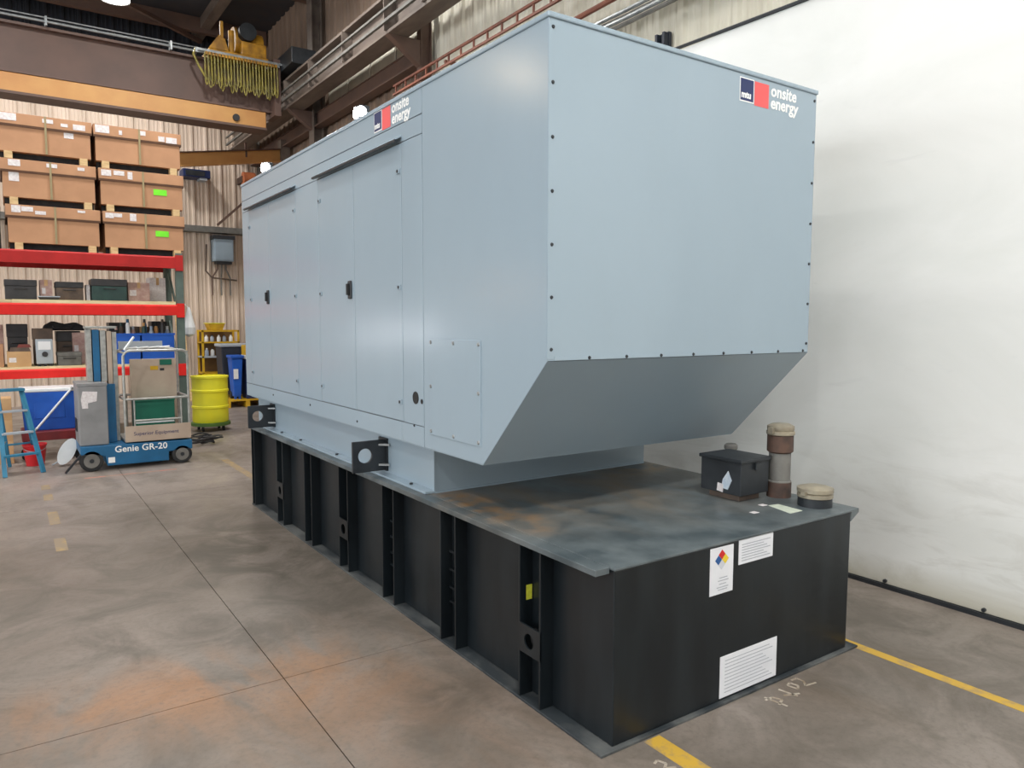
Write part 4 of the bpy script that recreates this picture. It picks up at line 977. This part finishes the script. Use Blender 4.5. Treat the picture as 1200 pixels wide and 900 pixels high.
B(O).box(-4.8, 3.1, 15.80, 16.03, 3.78, 3.90).build('girt_web', GREYPIPE, tr); B(O).box(-4.8, 3.1, 15.72, 16.03, 3.76, 3.78).build('girt_flange', GREYPIPE, tr)
bh = thing('blue_heater', 'dark blue box unit mounted high on the far wall', 'heater', (1.78, 15.8, 4.93)); O = (1.78, 15.8, 4.93)
B(O).box(1.45, 2.02, 15.6, 16.03, 4.93, 5.10).build('unit_body', DKBLUE, bh, bevel=.01); B(O).box(1.5, 1.9, 15.59, 15.6, 4.96, 5.07).build('unit_grille', BLACKMET, bh); B(O).box(1.8, 1.95, 15.62, 15.9, 4.88, 4.93).build('unit_lamp', LGREYPL, bh)
tr = thing('trim_5', 'dark diagonal wall brace on the far wall', 'brace', (2.6, 15.85, 4), kind='structure'); O = (2.6, 15.85, 4)
B(O).bar((2.2, 15.88, 3.95), (3.05, 15.88, 4.75), .05, .05).build('brace_bar', BROWNGIRT, tr)

# ------------------------------------------------------------------ overhead crane
KY = 12.0; KO = (-4, KY, 5.2)
kr = thing('bridge_crane', 'brown and orange overhead crane girder spanning the hall', 'crane', KO)
B(KO).box(X_LEFT+.4, 2.42, KY, KY+.04, 5.62, 6.33).build('girder_web', BROWNST, kr)
B(KO).box(X_LEFT+.4, 2.42, KY-.10, KY+.14, 6.30, 6.34).build('top_flange', BROWNST, kr)
B(KO).box(X_LEFT+.4, 2.42, KY-.07, KY+.11, 5.58, 5.62).build('mid_flange', BROWNST, kr)
B(KO).box(X_LEFT+.4, 2.2, KY-.05, KY+.09, 5.29, 5.58).build('lower_channel', ORANGE, kr, bevel=.01)
B(KO).box(X_LEFT+.4, 2.2, KY-.09, KY+.35, 5.25, 5.29).build('bottom_flange', BROWNST, kr)
B(KO).tube([(X_LEFT+.4, KY-.16, 6.40), (2.3, KY-.16, 6.40)], .022).build('conduit', STEEL, kr, smooth=True)
B(KO).tube([(X_LEFT+.4, KY-.16, 6.46), (2.3, KY-.16, 6.46)], .012).build('conduit', STEEL, kr, smooth=True)
for x in (-3, -1.2, .6): B(KO).box(x-.015, x+.015, KY-.19, KY-.04, 6.34, 6.48).build('conduit_clip', STEEL, kr)
et = B(KO).box(2.42, 2.86, KY-.9, KY+1.1, 6.28, 6.56).build('end_truck', BLACKMET, kr, bevel=.01)
for y in (KY-.7, KY+.85): B(KO).cyl((2.60, y, 6.335), (2.70, y, 6.335), .11, n=20).build('truck_wheel', GREYPIPE, et)
B(KO).box(2.3, 2.42, KY-.25, KY+.25, 5.5, 6.5).build('girder_end_plate', BROWNST, kr)
B(KO).cyl((1.66, KY-.06, 5.40), (1.66, KY-.10, 5.40), .06, n=16).build('travel_light', DARKITEM, kr)
# hoist trolley
HO = (1.6, KY, 6.34)
ho = thing('crane_hoist', 'yellow hoist trolley sitting on top of the crane girder', 'hoist', HO)
B(HO).box(1.18, 2.2, KY-.28, KY+.5, 6.34, 6.46).build('trolley_frame', YELLOWST, ho, bevel=.01)
B(HO).cyl((1.70, KY+.05, 6.74), (2.16, KY+.05, 6.74), .21, n=24).build('hoist_drum', YELLOWST, ho, smooth=True)
B(HO).cyl((1.66, KY+.05, 6.74), (1.70, KY+.05, 6.74), .26, n=24).build('drum_flange', YELLOWST, ho)
B(HO).cyl((1.85, KY-.1, 6.86), (1.85, KY-.30, 6.86), .15, n=20).build('motor', BLACKMET, ho, smooth=True)
B(HO).box(1.74, 2.18, KY-.26, KY-.14, 6.46, 6.70).build('gearbox', YELLOWST, ho, bevel=.02)
B(HO).prism([(1.18, 6.46), (1.52, 6.46), (1.46, 6.66), (1.36, 6.72)], 'y', KY-.28, KY-.12).build('brake_cover', YELLOWST, ho, bevel=.01)
B(HO).box(1.40, 1.45, KY-.2, KY-.15, 6.46, 6.98).build('limit_post', YELLOWST, ho); B(HO).cyl((1.58, KY-.2, 6.46), (1.58, KY-.2, 6.84), .05, n=12).build('collector_post', YELLOWST, ho)
# festoon cable
FO = (1.7, KY-.3, 6.3)
fe = thing('festoon_cable', 'row of olive yellow festoon cable loops hanging from the crane', 'cable', FO)
B(FO).box(.95, 2.42, KY-.33, KY-.29, 6.37, 6.41).build('festoon_track', STEEL, fe)
B(FO).box(.95, .99, KY-.33, KY-.10, 6.33, 6.37).build('track_bracket', STEEL, fe); B(FO).box(2.34, 2.38, KY-.33, KY-.10, 6.33, 6.37).build('track_bracket', STEEL, fe)
NL = 23
for i in range(NL):
    x = 1.13+.054*i; wdt = .024; dep = .54+.05*math.sin(i*1.7)+.05*(i/NL)
    pts = []
    for k_ in range(13):
        a = k_/12; s_ = math.sin(PI*a)
        pts.append((x-wdt*math.cos(PI*a)*(1+.6*s_), KY-.31-.05*math.sin(i*2.1)*s_, 6.36-dep*s_**.55))
    B(FO).tube(pts, .011, 6).build('cable_loop', FESTOON, fe, smooth=True)
    pts2 = [(p[0]+.02, p[1]+.04, 6.36-(6.36-p[2])*.8) for p in pts]
    B(FO).tube(pts2, .01, 6).build('cable_loop', FESTOON, fe, smooth=True)
    B(FO).box(x-.02, x+.02, KY-.34, KY-.28, 6.32, 6.37).build('cable_trolley', YELLOWST, fe)
B(FO).tube([(.96, KY-.31, 6.40), (.92, KY-.31, 6.3), (1.0, KY-.31, 6.12), (1.14, KY-.31, 5.9)], .02, 6).build('lead_cable', FESTOON, fe, smooth=True)

# runway beam along the right wall
WO = (2.65, 4, 5.35)
rw = thing('crane_runway', 'long grey brown runway beam for the overhead crane along the right wall', 'runway beam', WO)
B(WO).box(2.635, 2.665, Y_BACK, Y_FAR-.1, 5.68, 6.13).build('web', RUNWAY, rw); B(WO).box(2.50, 2.80, Y_BACK, Y_FAR-.1, 5.64, 5.68).build('lower_flange', RUNWAY, rw)
B(WO).box(2.50, 2.80, Y_BACK, Y_FAR-.1, 6.13, 6.17).build('upper_flange', RUNWAY, rw); B(WO).box(2.615, 2.685, Y_BACK, Y_FAR-.1, 6.17, 6.22).build('rail', GREYPIPE, rw)
B(WO).box(2.44, 2.48, Y_BACK, Y_FAR-.1, 5.76, 5.80).build('conductor_bar', GREYPIPE, rw); B(WO).box(2.44, 2.47, Y_BACK, Y_FAR-.1, 5.92, 5.95).build('conductor_bar', GREYPIPE, rw)
for y in (6.3, 7.4, 8.9, 10.4, 11.7, 13.5): B(WO).box(2.46, 2.64, y-.012, y+.012, 5.68, 6.13).build('stiffener', RUNWAY, rw)
for y in (7.4, 11.7): B(WO).prism([(2.50, 5.64), (2.98, 5.64), (2.98, 5.30)], 'y', y-.06, y+.06).build('support_bracket', BROWNGIRT, rw)
# jib beam
JO = (2.0, 13.6, 4.8)
jb_ = thing('jib_crane', 'orange yellow jib boom projecting from the wall column behind the enclosure', 'jib crane', JO)
pa, pb = Vector((.75, 12.9, 4.72)), Vector((3.0, 13.6, 5.20)); dz = Vector((0, 0, .145))
B(JO).bar(pa, pb, .03, .24).build('boom_web', ORANGE, jb_); B(JO).bar(pa+dz*.85, pb+dz*.85, .16, .02).build('boom_flange', BROWNST, jb_); B(JO).bar(pa-dz*.85, pb-dz*.85, .16, .03).build('boom_flange', ORANGE, jb_)
B(JO).box(2.95, 3.14, 13.5, 13.7, 4.6, 5.5).build('pivot_plate', RUNWAY, jb_); B(JO).bar((2.2, 13.35, 5.02), (2.2, 13.35, 5.3), .04, .04).build('boom_clamp', BROWNST, jb_)
rp = thing('cable_reel', 'rust orange cable reel on the wall below the jib', 'reel', (2.85, 15.5, 4.75)); O = (2.85, 15.5, 4.75)
B(O).cyl((2.72, 15.6, 5.0), (2.98, 15.6, 5.0), .16, n=18).build('reel_drum', mat('rust_orange', (190, 112, 70), (160, 88, 56), 5, .6), rp, smooth=True); B(O).box(2.7, 3.0, 15.6, 16.03, 4.93, 5.07).build('reel_bracket', RUSTPIPE, rp)

# ------------------------------------------------------------------ tray, pipes and bracket on the right wall
CO = (2.98, 5, 5.05)
tray = thing('cable_tray', 'rusty ladder cable tray along the cream wall above the enclosure', 'cable tray', CO)
RUSTRED = mat('rust_red_steel', (140, 84, 64), (112, 68, 54), 7, .65)
for z in (5.20, 5.08): B(CO).box(2.92, 2.95, 2.6, 8.1, z-.014, z+.014).build('side_rail', RUSTRED, tray)
for i in range(18): B(CO).box(2.925, 2.945, 2.75+.31*i-.012, 2.75+.31*i+.012, 5.09, 5.19).build('rung', RUSTRED, tray)
for y in (3.4, 6.6): B(CO).box(2.95, 3.21, y-.02, y+.02, 5.12, 5.16).build('wall_bracket', RUSTRED, tray)
CO = (3.0, 3, 4.7)
pp = thing('wall_pipe', 'rusty pipe along the cream wall behind the roof corner', 'pipe', CO)
B(CO).tube([(2.95, 0, 4.86), (2.95, 4.2, 4.80), (2.95, 5.4, 4.78)], .028, 8).build('pipe_run', RUSTRED, pp, smooth=True)
for y in (1.0, 2.9, 4.9): B(CO).box(2.94, 3.21, y-.02, y+.02, 4.75, 4.79).build('pipe_hanger', GREYPIPE, pp)
CO = (3.05, 3, 4.6)
pp = thing('conduit_bundle', 'grey conduit bundle under the rusty wall pipe', 'conduit', CO)
for i in range(4): B(CO).tube([(3.0+.03*(i % 2), 0, 4.70-.035*i+.02), (3.0+.03*(i % 2), 3.2, 4.68-.035*i), (3.0+.03*(i % 2), 5.2, 4.70-.035*i)], .02, 7).build('conduit_pipe', GREYPIPE if i % 2 else STEEL, pp, smooth=True)
for y in (2.2, 4.4): B(CO).box(2.98, 3.21, y-.015, y+.015, 4.52, 4.75).build('conduit_strap', GREYPIPE, pp)
CO = (3.18, 2.9, 4.3)
bk_ = thing('wall_bracket', 'small dark twin plate bracket on the cream wall above the white lining', 'bracket', CO)
for y in (2.86, 2.95): B(CO).box(3.13, 3.2, y-.014, y+.014, 4.28, 4.40).build('bracket_plate', NAVYBIN, bk_)
B(CO).box(3.185, 3.22, 2.84, 2.97, 4.27, 4.41).build('bracket_base', NAVYBIN, bk_)
